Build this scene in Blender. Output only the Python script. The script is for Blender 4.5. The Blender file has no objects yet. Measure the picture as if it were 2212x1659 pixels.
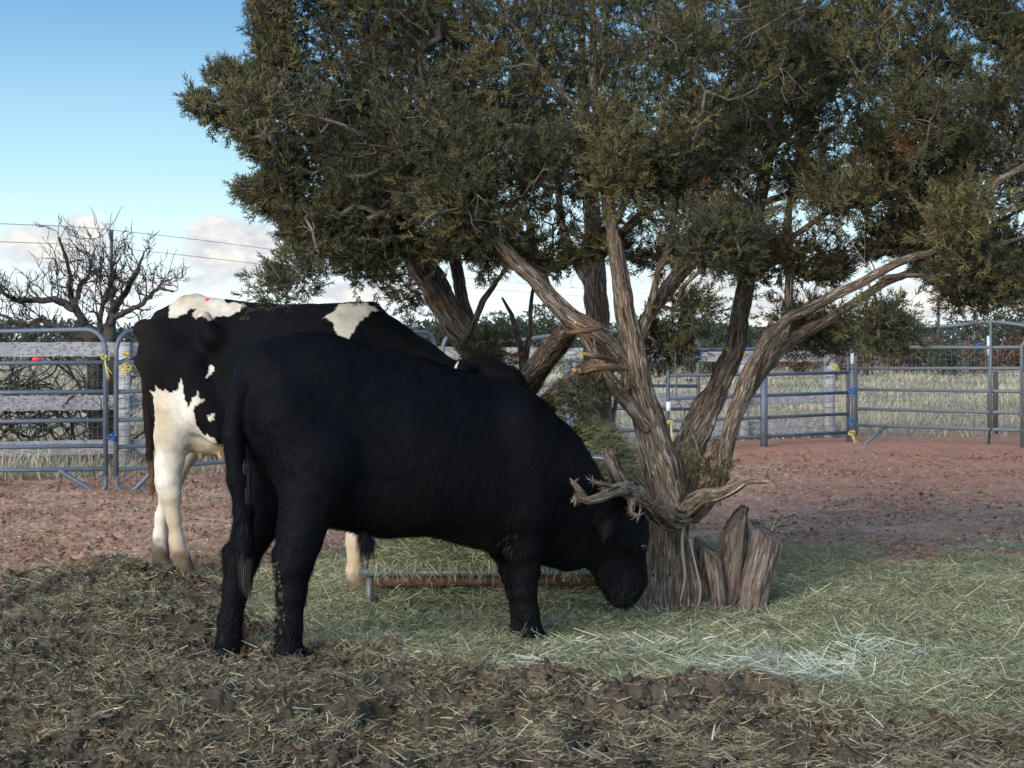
import bpy, math, numpy as np
from mathutils import Vector
R = math.radians
rng = np.random.default_rng(7)
C = bpy.context.scene.collection
scene = bpy.context.scene

# ------------------------------------------------------------------ camera
F, CX, HZ, CAMZ = 4000.0, 1106.0, 735.0, 1.3      # focal length in px of a 2212 px wide picture, centre column, horizon row, eye height
cam = bpy.data.cameras.new("camera"); camo = bpy.data.objects.new("camera", cam); C.objects.link(camo)
camo.location = (0, 0, CAMZ); camo.rotation_euler = (R(90), 0, 0)
cam.sensor_width = 36; cam.lens = 36 * F / 2212; cam.shift_y = -(829.5 - HZ) / 2212
cam.clip_start = 0.1; cam.clip_end = 8000
cam.dof.use_dof = True; cam.dof.focus_distance = 8.6; cam.dof.aperture_fstop = 16
scene.camera = camo

# ------------------------------------------------------------------ sky, sun, exposure
SUN_EL, SUN_AZ = 24.0, 212.0                       # azimuth clockwise from +Y: behind the camera, to the left
world = bpy.data.worlds.new("World"); scene.world = world; world.use_nodes = True
wn, wl = world.node_tree.nodes, world.node_tree.links
wn.clear()
def W(t, **kw):
    n = wn.new(t)
    for k, v in kw.items(): setattr(n, k, v)
    return n
def wm(op, a, b=None, c=None, clamp=False):
    n = W('ShaderNodeMath', operation=op, use_clamp=clamp)
    for i, s in enumerate((a, b, c)):
        if s is None: continue
        if isinstance(s, (int, float)): n.inputs[i].default_value = s
        else: wl.new(s, n.inputs[i])
    return n.outputs[0]
def wmix(f, a, b):
    n = W('ShaderNodeMix', data_type='RGBA')
    for i, s in ((0, f), (6, a), (7, b)):
        if isinstance(s, (int, float)): n.inputs[i].default_value = s
        elif isinstance(s, tuple): n.inputs[i].default_value = (*s, 1)
        else: wl.new(s, n.inputs[i])
    return n.outputs[2]
def wramp(v, a, b):                                # smoothstep from a to b
    n = W('ShaderNodeMapRange', interpolation_type='SMOOTHSTEP')
    wl.new(v, n.inputs[0]); n.inputs[1].default_value = a; n.inputs[2].default_value = b
    return n.outputs[0]
sky = W('ShaderNodeTexSky', sky_type='NISHITA', sun_disc=False)
sky.sun_elevation = R(SUN_EL); sky.sun_rotation = R(SUN_AZ); sky.air_density = 1.0; sky.dust_density = 0.3; sky.ozone_density = 2.2
tc = W('ShaderNodeTexCoord'); sx = W('ShaderNodeSeparateXYZ'); wl.new(tc.outputs['Generated'], sx.inputs[0])
ay = wm('MAXIMUM', wm('ABSOLUTE', sx.outputs[1]), 0.02)
uu, vv = wm('DIVIDE', sx.outputs[0], ay), wm('DIVIDE', sx.outputs[2], ay)
up = sx.outputs[2]
low = wmix(wramp(up, 0.012, 0.10), (2.8, 3.2, 3.3), (1.6, 2.55, 2.95))           # pale haze low down, deeper blue above
low = wmix(wramp(up, 0.06, 0.20), low, (.53, 1.24, 2.12))
skyc = wmix(wm('MULTIPLY', wramp(up, 0.60, 0.22), wramp(sx.outputs[1], -.4, .2)), sky.outputs[0], low)
cmb = W('ShaderNodeCombineXYZ'); wl.new(wm('MULTIPLY', uu, 1.0), cmb.inputs[0]); wl.new(wm('MULTIPLY', vv, 1.7), cmb.inputs[1])
def wnoise(scale, det, rough, off=0.0):
    n = W('ShaderNodeTexNoise'); n.inputs['Scale'].default_value = scale; n.inputs['Detail'].default_value = det; n.inputs['Roughness'].default_value = rough
    if off:
        m = W('ShaderNodeMapping'); m.inputs[1].default_value = (off, off, off); wl.new(cmb.outputs[0], m.inputs[0]); wl.new(m.outputs[0], n.inputs[0])
    else: wl.new(cmb.outputs[0], n.inputs[0])
    return n.outputs[0]
n1, n2, n3 = wnoise(38, 7, .6), wnoise(14, 5, .55, 3.1), wnoise(90, 4, .6, 7.7)
blob = None
# cumulus banks low over the horizon, each (azimuth tangent, elevation tangent, half width, half height, weight)
for (u0, v0, a, b, w) in ((-.243, .050, .038, .019, 1.0), (-.222, .030, .055, .012, .75), (-.150, .047, .030, .017, 1.15), (-.170, .033, .040, .009, .6), (-.160, .055, .016, .012, 1.0),
                          (-.090, .026, .034, .008, .9), (-.300, .042, .03, .014, .8), (.10, .030, .05, .010, .8), (.16, .018, .07, .014, .9), (.235, .020, .06, .012, .95), (.20, .045, .05, .008, .35), (.33, .03, .06, .016, 1.)):
    du = wm('DIVIDE', wm('SUBTRACT', uu, u0), a); dv = wm('DIVIDE', wm('SUBTRACT', vv, v0), b)
    r = wm('SQRT', wm('ADD', wm('MULTIPLY', du, du), wm('MULTIPLY', dv, dv)))
    e = wm('MULTIPLY', wm('MAXIMUM', wm('SUBTRACT', 1.25, r), 0.0), w)
    blob = e if blob is None else wm('MAXIMUM', blob, e)
dens = wm('ADD', blob, wm('MULTIPLY', wm('SUBTRACT', wm('ADD', wm('MULTIPLY', n1, .62), wm('MULTIPLY', n2, .38)), .5), 3.0))
cm_ = wm('MULTIPLY', wramp(dens, .12, .72), wramp(blob, 0.0, .3))
cm_ = wm('MULTIPLY', cm_, .9)
lit = wramp(wm('ADD', wm('MULTIPLY', wm('SUBTRACT', n1, .5), 2.4), wm('MULTIPLY', dens, .55)), .1, .85)
cloudc = wmix(lit, (1.85, 1.88, 2.0), (2.85, 2.68, 2.48))
skyc = wmix(cm_, skyc, cloudc)
bg = W('ShaderNodeBackground'); bg.inputs[1].default_value = 0.085; wl.new(skyc, bg.inputs[0])
wo = W('ShaderNodeOutputWorld'); wl.new(bg.outputs[0], wo.inputs[0])
sun = bpy.data.lights.new("sun", 'SUN'); suno = bpy.data.objects.new("sun", sun); C.objects.link(suno)
sun.energy = 0.85; sun.angle = R(42); sun.color = (1.0, .90, .78)
_d = Vector((math.sin(R(SUN_AZ)) * math.cos(R(SUN_EL)), math.cos(R(SUN_AZ)) * math.cos(R(SUN_EL)), math.sin(R(SUN_EL))))
suno.rotation_euler = _d.to_track_quat('Z', 'Y').to_euler()
vs = scene.view_settings
vs.view_transform = 'Standard'; vs.look = 'None'; vs.exposure = 2.12; vs.gamma = 1.0; vs.use_curve_mapping = False
scene.cycles.max_bounces = 6; scene.cycles.diffuse_bounces = 3; scene.cycles.glossy_bounces = 2

# ------------------------------------------------------------------ numpy helpers
def P(px, py, Y):
    return np.array([(px - CX) * Y / F, Y, CAMZ - (py - HZ) * Y / F])
def scr(p):                                        # a point's column and row in the 2212 px frame, used to read sizes off the photograph
    return CX + F * p[..., 0] / p[..., 1], HZ + F * (CAMZ - p[..., 2]) / p[..., 1]
_T = rng.random(4096).astype(np.float32)
def _h(ix, iy, iz, s): return _T[((ix * 73856093) ^ (iy * 19349663) ^ (iz * 83492791) ^ (s * 2654435)) & 4095]
def vnoise(x, y, z=None, s=0):
    x = np.asarray(x, np.float64); y = np.asarray(y, np.float64)
    z = np.zeros_like(x) if z is None else np.asarray(z, np.float64)
    ix, iy, iz = np.floor(x).astype(np.int64), np.floor(y).astype(np.int64), np.floor(z).astype(np.int64)
    fx, fy, fz = x - ix, y - iy, z - iz
    fx, fy, fz = fx*fx*(3-2*fx), fy*fy*(3-2*fy), fz*fz*(3-2*fz)
    def L(a, b, t): return a + (b - a) * t
    r = []
    for dz in (0, 1):
        r.append(L(L(_h(ix, iy, iz+dz, s), _h(ix+1, iy, iz+dz, s), fx), L(_h(ix, iy+1, iz+dz, s), _h(ix+1, iy+1, iz+dz, s), fx), fy))
    return L(r[0], r[1], fz)
def fbm(x, y, z=None, o=4, s=0, g=.5):
    a, t, n = 1.0, 0.0, 0.0
    for i in range(o):
        k = 2.03 ** i
        t = t + a * (vnoise(x*k+i*7.3, y*k+i*3.1, None if z is None else z*k+i*5.7, s+i) - .5) * 2; n += a; a *= g
    return t / n
def smooth(a, b, x):
    t = np.clip((x - a) / (b - a), 0, 1); return t*t*(3-2*t)
def inpoly(poly, x, y):
    c = np.zeros(np.shape(x), bool); n = len(poly)
    for i in range(n):
        x1, y1 = poly[i]; x2, y2 = poly[(i+1) % n]
        if y1 == y2: continue
        k = ((y1 > y) != (y2 > y)) & (x < (x2-x1)*(y-y1)/(y2-y1)+x1); c ^= k
    return c
def polydist(poly, x, y):
    d = np.full(np.shape(x), 1e9); n = len(poly)
    for i in range(n):
        a = np.array(poly[i], float); b = np.array(poly[(i+1) % n], float); ab = b-a
        t = np.clip(((x-a[0])*ab[0]+(y-a[1])*ab[1])/max(ab@ab, 1e-9), 0, 1)
        d = np.minimum(d, np.hypot(x-a[0]-t*ab[0], y-a[1]-t*ab[1]))
    return d
def spline(pts, n):
    pts = np.asarray(pts, float); m = len(pts)
    if m == 2:
        t = np.linspace(0, 1, n)[:, None]; return pts[0]*(1-t)+pts[1]*t
    e = np.vstack([2*pts[0]-pts[1], pts, 2*pts[-1]-pts[-2]])
    u = np.linspace(0, m-1-1e-9, n); i = u.astype(int); t = (u-i)[:, None]
    p0, p1, p2, p3 = e[i], e[i+1], e[i+2], e[i+3]
    return .5*(2*p1+(p2-p0)*t+(2*p0-5*p1+4*p2-p3)*t*t+(3*p1-p0-3*p2+p3)*t**3)

class MB:                                          # gathers vertices, quads / triangles, optional colours and uvs
    def __init__(s): s.v, s.f, s.c, s.uv, s.n = [], [], [], [], 0
    def add(s, v, f, c=None, uv=None):
        v = np.asarray(v, np.float32).reshape(-1, 3); s.v.append(v)
        f = np.asarray(f, np.int64)
        if f.shape[1] == 3: f = np.hstack([f, -np.ones((len(f), 1), np.int64) - s.n])
        s.f.append(f + s.n)
        s.c.append(np.broadcast_to(np.asarray((1, 1, 1) if c is None else c, np.float32), (len(v), 3)))
        s.uv.append(np.zeros((len(v), 2), np.float32) if uv is None else np.asarray(uv, np.float32))
        s.n += len(v)
    def box(s, c, h, rot=0.0, col=None, jit=0.0):
        k = np.array([[a, b, d] for a in (-1, 1) for b in (-1, 1) for d in (-1, 1)], float) * np.array(h)
        if jit: k += rng.normal(0, jit, k.shape)
        cr, sr = math.cos(rot), math.sin(rot)
        k = np.stack([k[:, 0]*cr-k[:, 1]*sr, k[:, 0]*sr+k[:, 1]*cr, k[:, 2]], 1) + np.array(c)
        s.add(k, [[0,1,3,2],[4,6,7,5],[0,4,5,1],[2,3,7,6],[0,2,6,4],[1,5,7,3]], col)
    def tube(s, pts, rad, sides=8, col=None, flute=None, cap=True):
        pts = np.asarray(pts, float); n = len(pts); rad = np.broadcast_to(np.asarray(rad, float), (n,))
        tg = np.gradient(pts, axis=0); tg /= np.linalg.norm(tg, axis=1)[:, None] + 1e-12
        ref = np.array([0, 0, 1.]) if abs(tg[0][2]) < .8 else np.array([1., 0, 0])
        U = np.empty_like(pts); a = np.cross(tg[0], ref); a /= np.linalg.norm(a)
        for i in range(n):
            a = a - tg[i]*(a@tg[i]); a /= np.linalg.norm(a) + 1e-12; U[i] = a
        V = np.cross(tg, U)
        th = np.linspace(0, 2*np.pi, sides, endpoint=False)
        L = np.concatenate([[0], np.cumsum(np.linalg.norm(np.diff(pts, axis=0), axis=1))])
        rr = np.repeat(rad[:, None], sides, 1)
        if flute is not None: rr = rr * flute(th[None, :]*np.ones((n, 1)), L[:, None]*np.ones((1, sides)), rr)
        v = pts[:, None]+rr[..., None]*(np.cos(th)[None, :, None]*U[:, None]+np.sin(th)[None, :, None]*V[:, None])
        i = np.arange(n-1)[:, None]*sides; j = np.arange(sides)[None, :]; j2 = (j+1) % sides
        f = np.stack([i+j, i+j2, i+sides+j2, i+sides+j], -1).reshape(-1, 4)
        v = v.reshape(-1, 3); uv = np.stack([np.repeat(th[None, :]/6.2832, n, 0)*6.2832*rad.mean(), np.repeat(L[:, None], sides, 1)], -1).reshape(-1, 2)
        if cap:
            v = np.vstack([v, pts[0], pts[-1]]); k = n*sides; uv = np.vstack([uv, [0, 0], [0, L[-1]]])
            j = np.arange(sides); j2 = (j+1) % sides
            s.add(v, f, col, uv)
            o = s.n - len(v)
            s.f.append(np.stack([j2, j, np.full(sides, k), np.full(sides, -1-o)], 1)+o)
            s.f.append(np.stack([(n-1)*sides+j, (n-1)*sides+j2, np.full(sides, k+1), np.full(sides, -1-o)], 1)+o)
        else: s.add(v, f, col, uv)
    def build(s, name, mt, parent=None, smooth_=True):
        v = np.concatenate(s.v); f = np.concatenate(s.f); col = np.concatenate(s.c); uv = np.concatenate(s.uv)
        tri = f[:, 3] < 0
        sizes = np.where(tri, 3, 4).astype(np.int32); starts = np.concatenate([[0], np.cumsum(sizes)[:-1]]).astype(np.int32)
        idx = f[~np.stack([np.zeros_like(tri)]*3+[tri], 1)].astype(np.int32)
        me = bpy.data.meshes.new(name)
        me.vertices.add(len(v)); me.vertices.foreach_set('co', v.ravel())
        me.loops.add(len(idx)); me.loops.foreach_set('vertex_index', idx)
        me.polygons.add(len(f)); me.polygons.foreach_set('loop_start', starts); me.polygons.foreach_set('loop_total', sizes)
        me.polygons.foreach_set('use_smooth', np.full(len(f), smooth_))
        a = me.attributes.new('col', 'FLOAT_COLOR', 'POINT'); a.data.foreach_set('color', np.hstack([col, np.ones((len(v), 1), np.float32)]).astype(np.float32).ravel())
        u = me.uv_layers.new(name='uv'); u.data.foreach_set('uv', uv[idx].astype(np.float32).ravel())
        me.update(calc_edges=True)
        me.materials.append(mt)
        o = bpy.data.objects.new(name, me); C.objects.link(o)
        if parent is not None: o.parent = parent
        return o
def thing(name, label, cat, group=None):
    o = bpy.data.objects.new(name, None); C.objects.link(o); return tag(o, label, cat, group)
def tag(o, label=None, cat=None, group=None, kind=None):
    if label: o['label'] = label
    if cat: o['category'] = cat
    if group: o['group'] = group
    if kind: o['kind'] = kind
    return o

def ribbons(mb, root, d, up, length, width, bend, col, seg=2, taper=.5):
    """thin curved blades: root Nx3, d unit direction, up bend direction"""
    n = len(root); side = np.cross(d, up); side /= np.linalg.norm(side, axis=1)[:, None]+1e-9
    vs_ = []
    for k in range(seg+1):
        t = k/seg
        c = root + d*(length*t)[:, None] + up*(bend*t*t)[:, None]
        w = (width*(1-(1-taper)*t)*.5)[:, None]
        vs_.append(c-side*w); vs_.append(c+side*w)
    v = np.stack(vs_, 1); m = 2*(seg+1)
    b = np.arange(n)[:, None]*m
    f = np.concatenate([np.concatenate([b+2*k, b+2*k+1, b+2*k+3, b+2*k+2], 1) for k in range(seg)])
    mb.add(v.reshape(-1, 3), f, np.repeat(col, m, 0))
def unit(v): return v/(np.linalg.norm(v, axis=-1, keepdims=True)+1e-9)

# ------------------------------------------------------------------ materials
def mat(name, base, rough=.9, noise=None, bump=None, attr=False, spec=.2, sheen=0, trans=0, metal=0, uvs=None):
    """noise = (scale, colour2, lo, hi, stretch xyz); bump = (scale, strength, distance, stretch)"""
    m = bpy.data.materials.new(name); m.use_nodes = True; nt = m.node_tree; N, L = nt.nodes, nt.links
    p = N['Principled BSDF']; p.inputs['Roughness'].default_value = rough; p.inputs['Specular IOR Level'].default_value = spec; p.inputs['Metallic'].default_value = metal
    if sheen: p.inputs['Sheen Weight'].default_value = sheen
    co = N.new('ShaderNodeTexCoord')
    def tex(sc, st, det=6, ro=.6):
        mp = N.new('ShaderNodeMapping'); mp.inputs['Scale'].default_value = st; L.new(co.outputs['UV' if uvs else 'Object'], mp.inputs[0])
        t = N.new('ShaderNodeTexNoise'); t.inputs['Scale'].default_value = sc; t.inputs['Detail'].default_value = det; t.inputs['Roughness'].default_value = ro
        L.new(mp.outputs[0], t.inputs[0]); return t.outputs[0]
    def mix(f, a, b, mode='MIX'):
        n = N.new('ShaderNodeMix'); n.data_type = 'RGBA'; n.blend_type = mode
        for i, s in ((0, f), (6, a), (7, b)):
            if isinstance(s, (int, float)): n.inputs[i].default_value = s
            elif isinstance(s, tuple): n.inputs[i].default_value = (*s, 1)
            else: L.new(s, n.inputs[i])
        return n.outputs[2]
    cur = base
    for nz in (noise or []):
        sc, c2, lo, hi, st = nz
        r = N.new('ShaderNodeMapRange'); r.interpolation_type = 'SMOOTHSTEP'; L.new(tex(sc, st), r.inputs[0]); r.inputs[1].default_value = lo; r.inputs[2].default_value = hi
        cur = mix(r.outputs[0], cur, c2)
    if attr:
        at = N.new('ShaderNodeAttribute'); at.attribute_name = 'col'
        cur = mix(1.0, cur, at.outputs[0], 'MULTIPLY')
    if isinstance(cur, tuple): p.inputs['Base Color'].default_value = (*cur, 1)
    else: L.new(cur, p.inputs['Base Color'])
    if bump:
        prev = None
        for (sc, stg, dist, st) in bump:
            b = N.new('ShaderNodeBump'); b.inputs['Strength'].default_value = stg; b.inputs['Distance'].default_value = dist
            L.new(tex(sc, st, 5), b.inputs['Height'])
            if prev is not None: L.new(prev, b.inputs['Normal'])
            prev = b.outputs[0]
        L.new(prev, p.inputs['Normal'])
    if trans:
        tr = N.new('ShaderNodeBsdfTranslucent'); ms = N.new('ShaderNodeMixShader'); ms.inputs[0].default_value = trans
        if isinstance(cur, tuple): tr.inputs[0].default_value = (*cur, 1)
        else: L.new(cur, tr.inputs[0])
        out = N['Material Output']; L.new(p.outputs[0], ms.inputs[1]); L.new(tr.outputs[0], ms.inputs[2]); L.new(ms.outputs[0], out.inputs[0])
    return m
O1 = (1, 1, 1)
M_ground = mat('ground_soil', (1, 1, 1), .95, [(55, (.72, .70, .70), .35, .65, O1), (9, (1.12, 1.06, 1.0), .45, .7, O1), (260, (.6, .58, .55), .45, .7, O1)], [(160, .6, .006, O1), (500, .4, .002, O1)], attr=True, spec=.1)
M_blade = mat('dry_stalks', (1, 1, 1), .75, None, None, attr=True, spec=.25, trans=.15)
M_leaf = mat('juniper_scale_leaves', (1, 1, 1), .75, None, None, attr=True, spec=.15, trans=.12)
M_bark = mat('juniper_bark', (.125, .090, .066), .95, [(1, (.36, .31, .26), .50, .63, (190, 10, 1)), (1, (.030, .021, .016), .52, .62, (130, 6, 1)), (5, (.16, .085, .048), .55, .75, O1)], [(1, 1.0, .014, (110, 7, 1)), (1, .8, .006, (300, 22, 1))], attr=True, spec=.1, uvs=True)
M_cut = mat('fresh_cut_wood', (.42, .25, .12), .8, [(60, (.30, .16, .07), .4, .6, O1)], [(90, .5, .004, O1)], spec=.15)
M_twig = mat('grey_twigs', (.17, .145, .125), .95, [(14, (.085, .065, .05), .45, .65, O1)], None, attr=True, spec=.1)
M_dead = mat('dead_wood', (.058, .050, .045), .95, [(8, (.030, .024, .02), .45, .65, O1)], [(60, .5, .01, (1, 1, .3))], spec=.1)
M_panel = mat('blue_grey_painted_tube', (.078, .100, .130), .45, [(14, (.12, .14, .165), .5, .75, O1), (120, (.045, .05, .06), .6, .75, O1)], None, spec=.4)
M_panel2 = mat('green_grey_painted_tube', (.100, .122, .128), .5, [(14, (.14, .15, .155), .5, .75, O1), (90, (.06, .055, .05), .6, .75, O1)], None, spec=.4)
M_board = mat('weathered_white_board', (.36, .355, .355), .9, [(1.0, (.14, .13, .125), .46, .64, (5, 60, 48)), (1.0, (.22, .22, .22), .5, .7, (2, 9, 14)), (5, (.27, .27, .27), .52, .75, O1)], [(40, .4, .004, (1, 6, 6))], spec=.15)
M_wire = mat('galvanised_wire', (.16, .16, .165), .6, metal=.3)
M_black = mat('black_coat', (.0022, .0026, .0040), .75, [(16, (.004, .0038, .0045), .5, .75, O1)], [(140, .35, .004, (1, 1, .3))], spec=.08)
M_fur = mat('black_fur', (1, 1, 1), .6, None, None, attr=True, spec=.13)
M_hol = mat('piebald_coat', (1, 1, 1), .8, [(20, (.86, .84, .80), .4, .7, O1)], [(160, .25, .003, (1, 1, .35))], attr=True, spec=.08)
M_hoof = mat('horn_hoof', (.06, .045, .035), .6, [(40, (.11, .085, .06), .5, .7, O1)], [(80, .3, .003, O1)])
M_eye = mat('dark_eye', (.008, .008, .012), .08, spec=.6)
M_yel = mat('yellow_twine', (.50, .42, .13), .7); M_blu = mat('blue_twine', (.04, .12, .30), .6)
M_red = mat('red_plastic', (.62, .07, .07), .6); M_pink = mat('pink_paint', (.75, .06, .14), .7)
M_feed = mat('grey_green_steel_tube', (.085, .10, .095), .4, [(25, (.05, .045, .04), .5, .7, O1)], spec=.5)
M_rust = mat('rusty_steel', (.095, .055, .042), .85, [(30, (.06, .032, .026), .45, .65, O1)], [(60, .4, .003, O1)])
M_chrome = mat('worn_bright_steel', (.42, .44, .46), .3, metal=.7)
M_white = mat('white_plastic', (.62, .64, .66), .6); M_pole = mat('utility_pole_wood', (.07, .06, .055), .9)
M_dark = mat('dark_lump', (.012, .012, .013), .8, [(30, (.03, .028, .025), .5, .7, O1)])

# ------------------------------------------------------------------ the setting: soil of the pen, field behind
HAY = [(420,1235),(700,1215),(760,1180),(1240,1180),(1700,1210),(2300,1195),(2900,1215),(2900,1530),(2100,1545),(1800,1540),(1700,1525),(1500,1500),(1250,1490),(1080,1500),(900,1450),(700,1420),(560,1400),(500,1310)]
MAN = [(-500,1278),(200,1262),(420,1240),(500,1310),(560,1400),(700,1420),(900,1450),(1080,1500),(1500,1500),(1680,1530),(1800,1545),(2100,1555),(3000,1540),(4200,2600),(-1200,2600)]
def gpar(x, Y): return CX + F*x/Y, HZ + F*CAMZ/Y
def zones(x, Y):
    gx, gy = gpar(x, Y)
    wx = gx + 150*fbm(x*1.7, Y*1.7, o=5, s=11, g=.65); wy = gy + 95*fbm(x*1.7+9, Y*1.7, o=5, s=17, g=.65)
    h = polydist(HAY, wx, wy)*np.where(inpoly(HAY, wx, wy), 1, -1)
    m = polydist(MAN, wx, wy)*np.where(inpoly(MAN, wx, wy), 1, -1)
    return smooth(-26, 26, h), smooth(-24, 26, m)
def gbase(x, Y):
    z = -.068*np.exp(-((x-.1)/1.35)**2-((Y-9.1)/1.15)**2)
    z = z + .125*smooth(15, 21, Y)*smooth(.2, 3.2, x)*(1-smooth(24, 40, Y))
    z = z - .05*np.exp(-((x+1.05)/.38)**2-((Y-7.55)/.35)**2) - .03*np.exp(-((x-.08)/.3)**2-((Y-8.2)/.3)**2)
    z = z + .035*np.exp(-((x+.1)/1.6)**2-((Y-6.75)/.35)**2) + .04*np.exp(-((x+1.1)/.5)**2-((Y-6.1)/.45)**2)
    return z
def gheight(x, Y, zn=None, detail=True):
    hay, man = zones(x, Y) if zn is None else zn
    z = gbase(x, Y) + .03*man
    z = z + hay*(.045*fbm(x*2.4, Y*2.4, o=3, s=23)+.02*fbm(x*8, Y*8, o=2, s=24))
    if detail:
        wx = x + .03*fbm(x*9, Y*9, o=2, s=61); wy = Y + .03*fbm(x*9+5, Y*9, o=2, s=67)
        l1 = 1-np.abs(fbm(wx*5, wy*5, o=5, s=31, g=.6))*2.4
        l2 = 1-np.abs(fbm(wx*13, wy*13, o=4, s=37, g=.62))*2.2
        z = z - man*.055*smooth(.60, .80, vnoise(wx*4.6, wy*4.6, s=6)) + man*(.072*(l1-.4)*(.35+1.0*vnoise(x*1.7, Y*1.7, s=5)) + .032*(l2-.4))
        d = 1-np.clip(hay+man, 0, 1)
        near = 1-smooth(17, 24, Y)
        z = z + near*d*(.026*(fbm(wx*7, wy*7, o=4, s=41, g=.6)) + .024*(l2-.5)*smooth(.30, .65, vnoise(x*2.3, Y*2.3, s=3)))
        z = z + hay*.010*(l2-.5)
    return z
gpx = np.concatenate([np.linspace(-2600, -400, 60)[:-1], np.linspace(-400, 2620, 860), np.linspace(2620, 4800, 60)[1:]])
gpy = np.concatenate([np.linspace(2300, 1700, 60)[:-1], np.linspace(1700, 940, 500), np.linspace(940, 800, 50)[1:], np.array([790,780,770,762,755,750,746,743,741,739,738,737,736.3,735.6])])
gy_ = F*CAMZ/(gpy-HZ)
GY, GPX = np.meshgrid(gy_, gpx, indexing='ij'); GX = (GPX-CX)*GY/F
zn = zones(GX, GY)
GZ = gheight(GX, GY, zn)
hayw, manw = zn
dirtn = fbm(GX*2.1, GY*2.1, o=5, s=51); dn2 = vnoise(GX*30, GY*30, s=52); dn3 = vnoise(GX*9, GY*9, s=53)
c_d = np.array([.42, .238, .150])*(1+.35*dirtn[..., None]) ; pale = smooth(.1, .45, dirtn+.6*(dn2-.5))[..., None]
c_d = c_d*(1-pale*.55)+np.array([.42, .30, .205])*pale*.55
c_d = c_d*(.75+.5*dn2[..., None])
red = (smooth(12.5, 17, GY)*smooth(.2, 3, GX))[..., None]; c_d = c_d*(1-red*.8)+np.array([.42, .208, .128])*(.85+.3*dn2[..., None])*red*.8
c_m = np.array([.078, .066, .045])*(.55+.9*dn2[..., None]); br = smooth(.45, .8, dn3)[..., None]; c_m = c_m*(1-br*.6)+np.array([.13, .098, .068])*br*.6  # manure base darkened in colour so gaps between lumps look like shaded crevices
c_h = np.array([.21, .21, .13])*(.6+.8*dn2[..., None])
far = smooth(21.5, 25, GY)[..., None]; c_f = np.array([.27, .235, .16])*(.8+.4*vnoise(GX*.8, GY*.3, s=9)[..., None])
col = c_d*(1-hayw[..., None])+c_h*hayw[..., None]; col = col*(1-manw[..., None])+c_m*manw[..., None]; col = col*(1-far)+c_f*far
nr, nc = GX.shape; idx = np.arange(nr*nc).reshape(nr, nc)
mb = MB(); mb.add(np.stack([GX, GY, GZ], -1), np.stack([idx[:-1, :-1], idx[:-1, 1:], idx[1:, 1:], idx[1:, :-1]], -1).reshape(-1, 4), col.reshape(-1, 3))
tag(mb.build('ground', M_ground), 'red dirt pen floor with churned manure and trampled hay', kind='structure')
mb = MB(); S = 6000.
mb.add([[-S,-S,-.6],[S,-S,-.6],[S,S,-.6],[-S,S,-.6]], [[0,1,2,3]], (.22,.17,.12))
tag(mb.build('terrain', M_ground), 'wide plain under the pen and field', kind='structure')

# stalks and litter lying on the soil
def scatter(n, px0, px1, y0, y1):
    Ya, Yb = F*CAMZ/(y1-HZ), F*CAMZ/(y0-HZ)
    Y = np.sqrt(rng.random(n)*(Yb**2-Ya**2)+Ya**2); px = rng.uniform(px0, px1, n); return (px-CX)*Y/F, Y
def lay(mb, x, Y, lift, L, wd, pal, el=(-.05, .30), bend=.25, seg=2, var=.3):
    n = len(x); z = gheight(x, Y)+rng.random(n)**1.5*lift
    az = rng.uniform(0, 2*np.pi, n); e = rng.uniform(*el, n)
    d = np.stack([np.cos(az)*np.cos(e), np.sin(az)*np.cos(e), np.sin(e)], 1)
    ang = rng.uniform(0, 2*np.pi, n); b = unit(np.cross(d, rng.normal(size=(n, 3)))); 
    ln = rng.uniform(L[0], L[1], n)*(.6+.8*rng.random(n)); w = rng.uniform(wd[0], wd[1], n)
    c = pal[rng.integers(0, len(pal), n)]*(1-var+2*var*rng.random((n, 1)))*(.62+.62*(vnoise(x*2.1, Y*2.1, s=131)*.6+vnoise(x*8, Y*8, s=132)*.4))[:, None]
    root = np.stack([x, Y, z], 1)
    ribbons(mb, root, d, b, ln, w, ln*rng.uniform(-bend, bend, n), c, seg)
PH = np.array([[.20,.22,.12],[.26,.27,.16],[.155,.18,.095],[.33,.32,.21],[.12,.145,.08],[.40,.38,.26],[.22,.25,.17],[.17,.18,.10]])
PM = np.array([[1.18,1.17,1.0]])*np.array([[.17,.14,.10],[.12,.095,.065],[.22,.18,.12],[.085,.068,.048],[.32,.26,.18],[.15,.13,.09]])
PD = np.array([[.36,.30,.21],[.44,.37,.27],[.28,.20,.14],[.24,.16,.11],[.20,.17,.11]])
mb = MB()
PH = PH*np.array([1.16, 1.12, 1.06])
x, Y = scatter(560000, -350, 2560, 1185, 1800); h, m = zones(x, Y); k = rng.random(len(x)) < np.maximum(h*(1-m)*(.55+.45*smooth(.3, .6, vnoise(x*3, Y*3, s=71))), m*.14*smooth(.45, .75, vnoise(x*1.9, Y*2.6, s=75)*.7+vnoise(x*8, Y*8, s=76)*.3)); x, Y = x[k], Y[k]
lay(mb, x, Y, .035, (.018, .058), (.0020, .0036), PH, bend=.7, seg=3, var=.45, el=(-.15, .5))
x, Y = scatter(12000, 1000, 2560, 1390, 1520); h, m = zones(x, Y); k = rng.random(len(x)) < h*.8*np.exp(-((gpar(x, Y)[0]-1620-50*fbm(x*3, Y*3, s=5))/400)**2)*smooth(.3, .7, vnoise(x*2.6, Y*3.4, s=77))*np.exp(-((gpar(x, Y)[1]-1445-45*fbm(x*2, Y*2, s=6))/38)**2)*1.6; x, Y = x[k], Y[k]
lay(mb, x, Y, .05, (.05, .11), (.0030, .0048), np.array([[.50,.52,.40],[.42,.46,.38],[.55,.54,.42],[.36,.42,.34]]), el=(-.05, .45), seg=3)  # bright patch: bluish sky light put into the stalk colour
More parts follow.
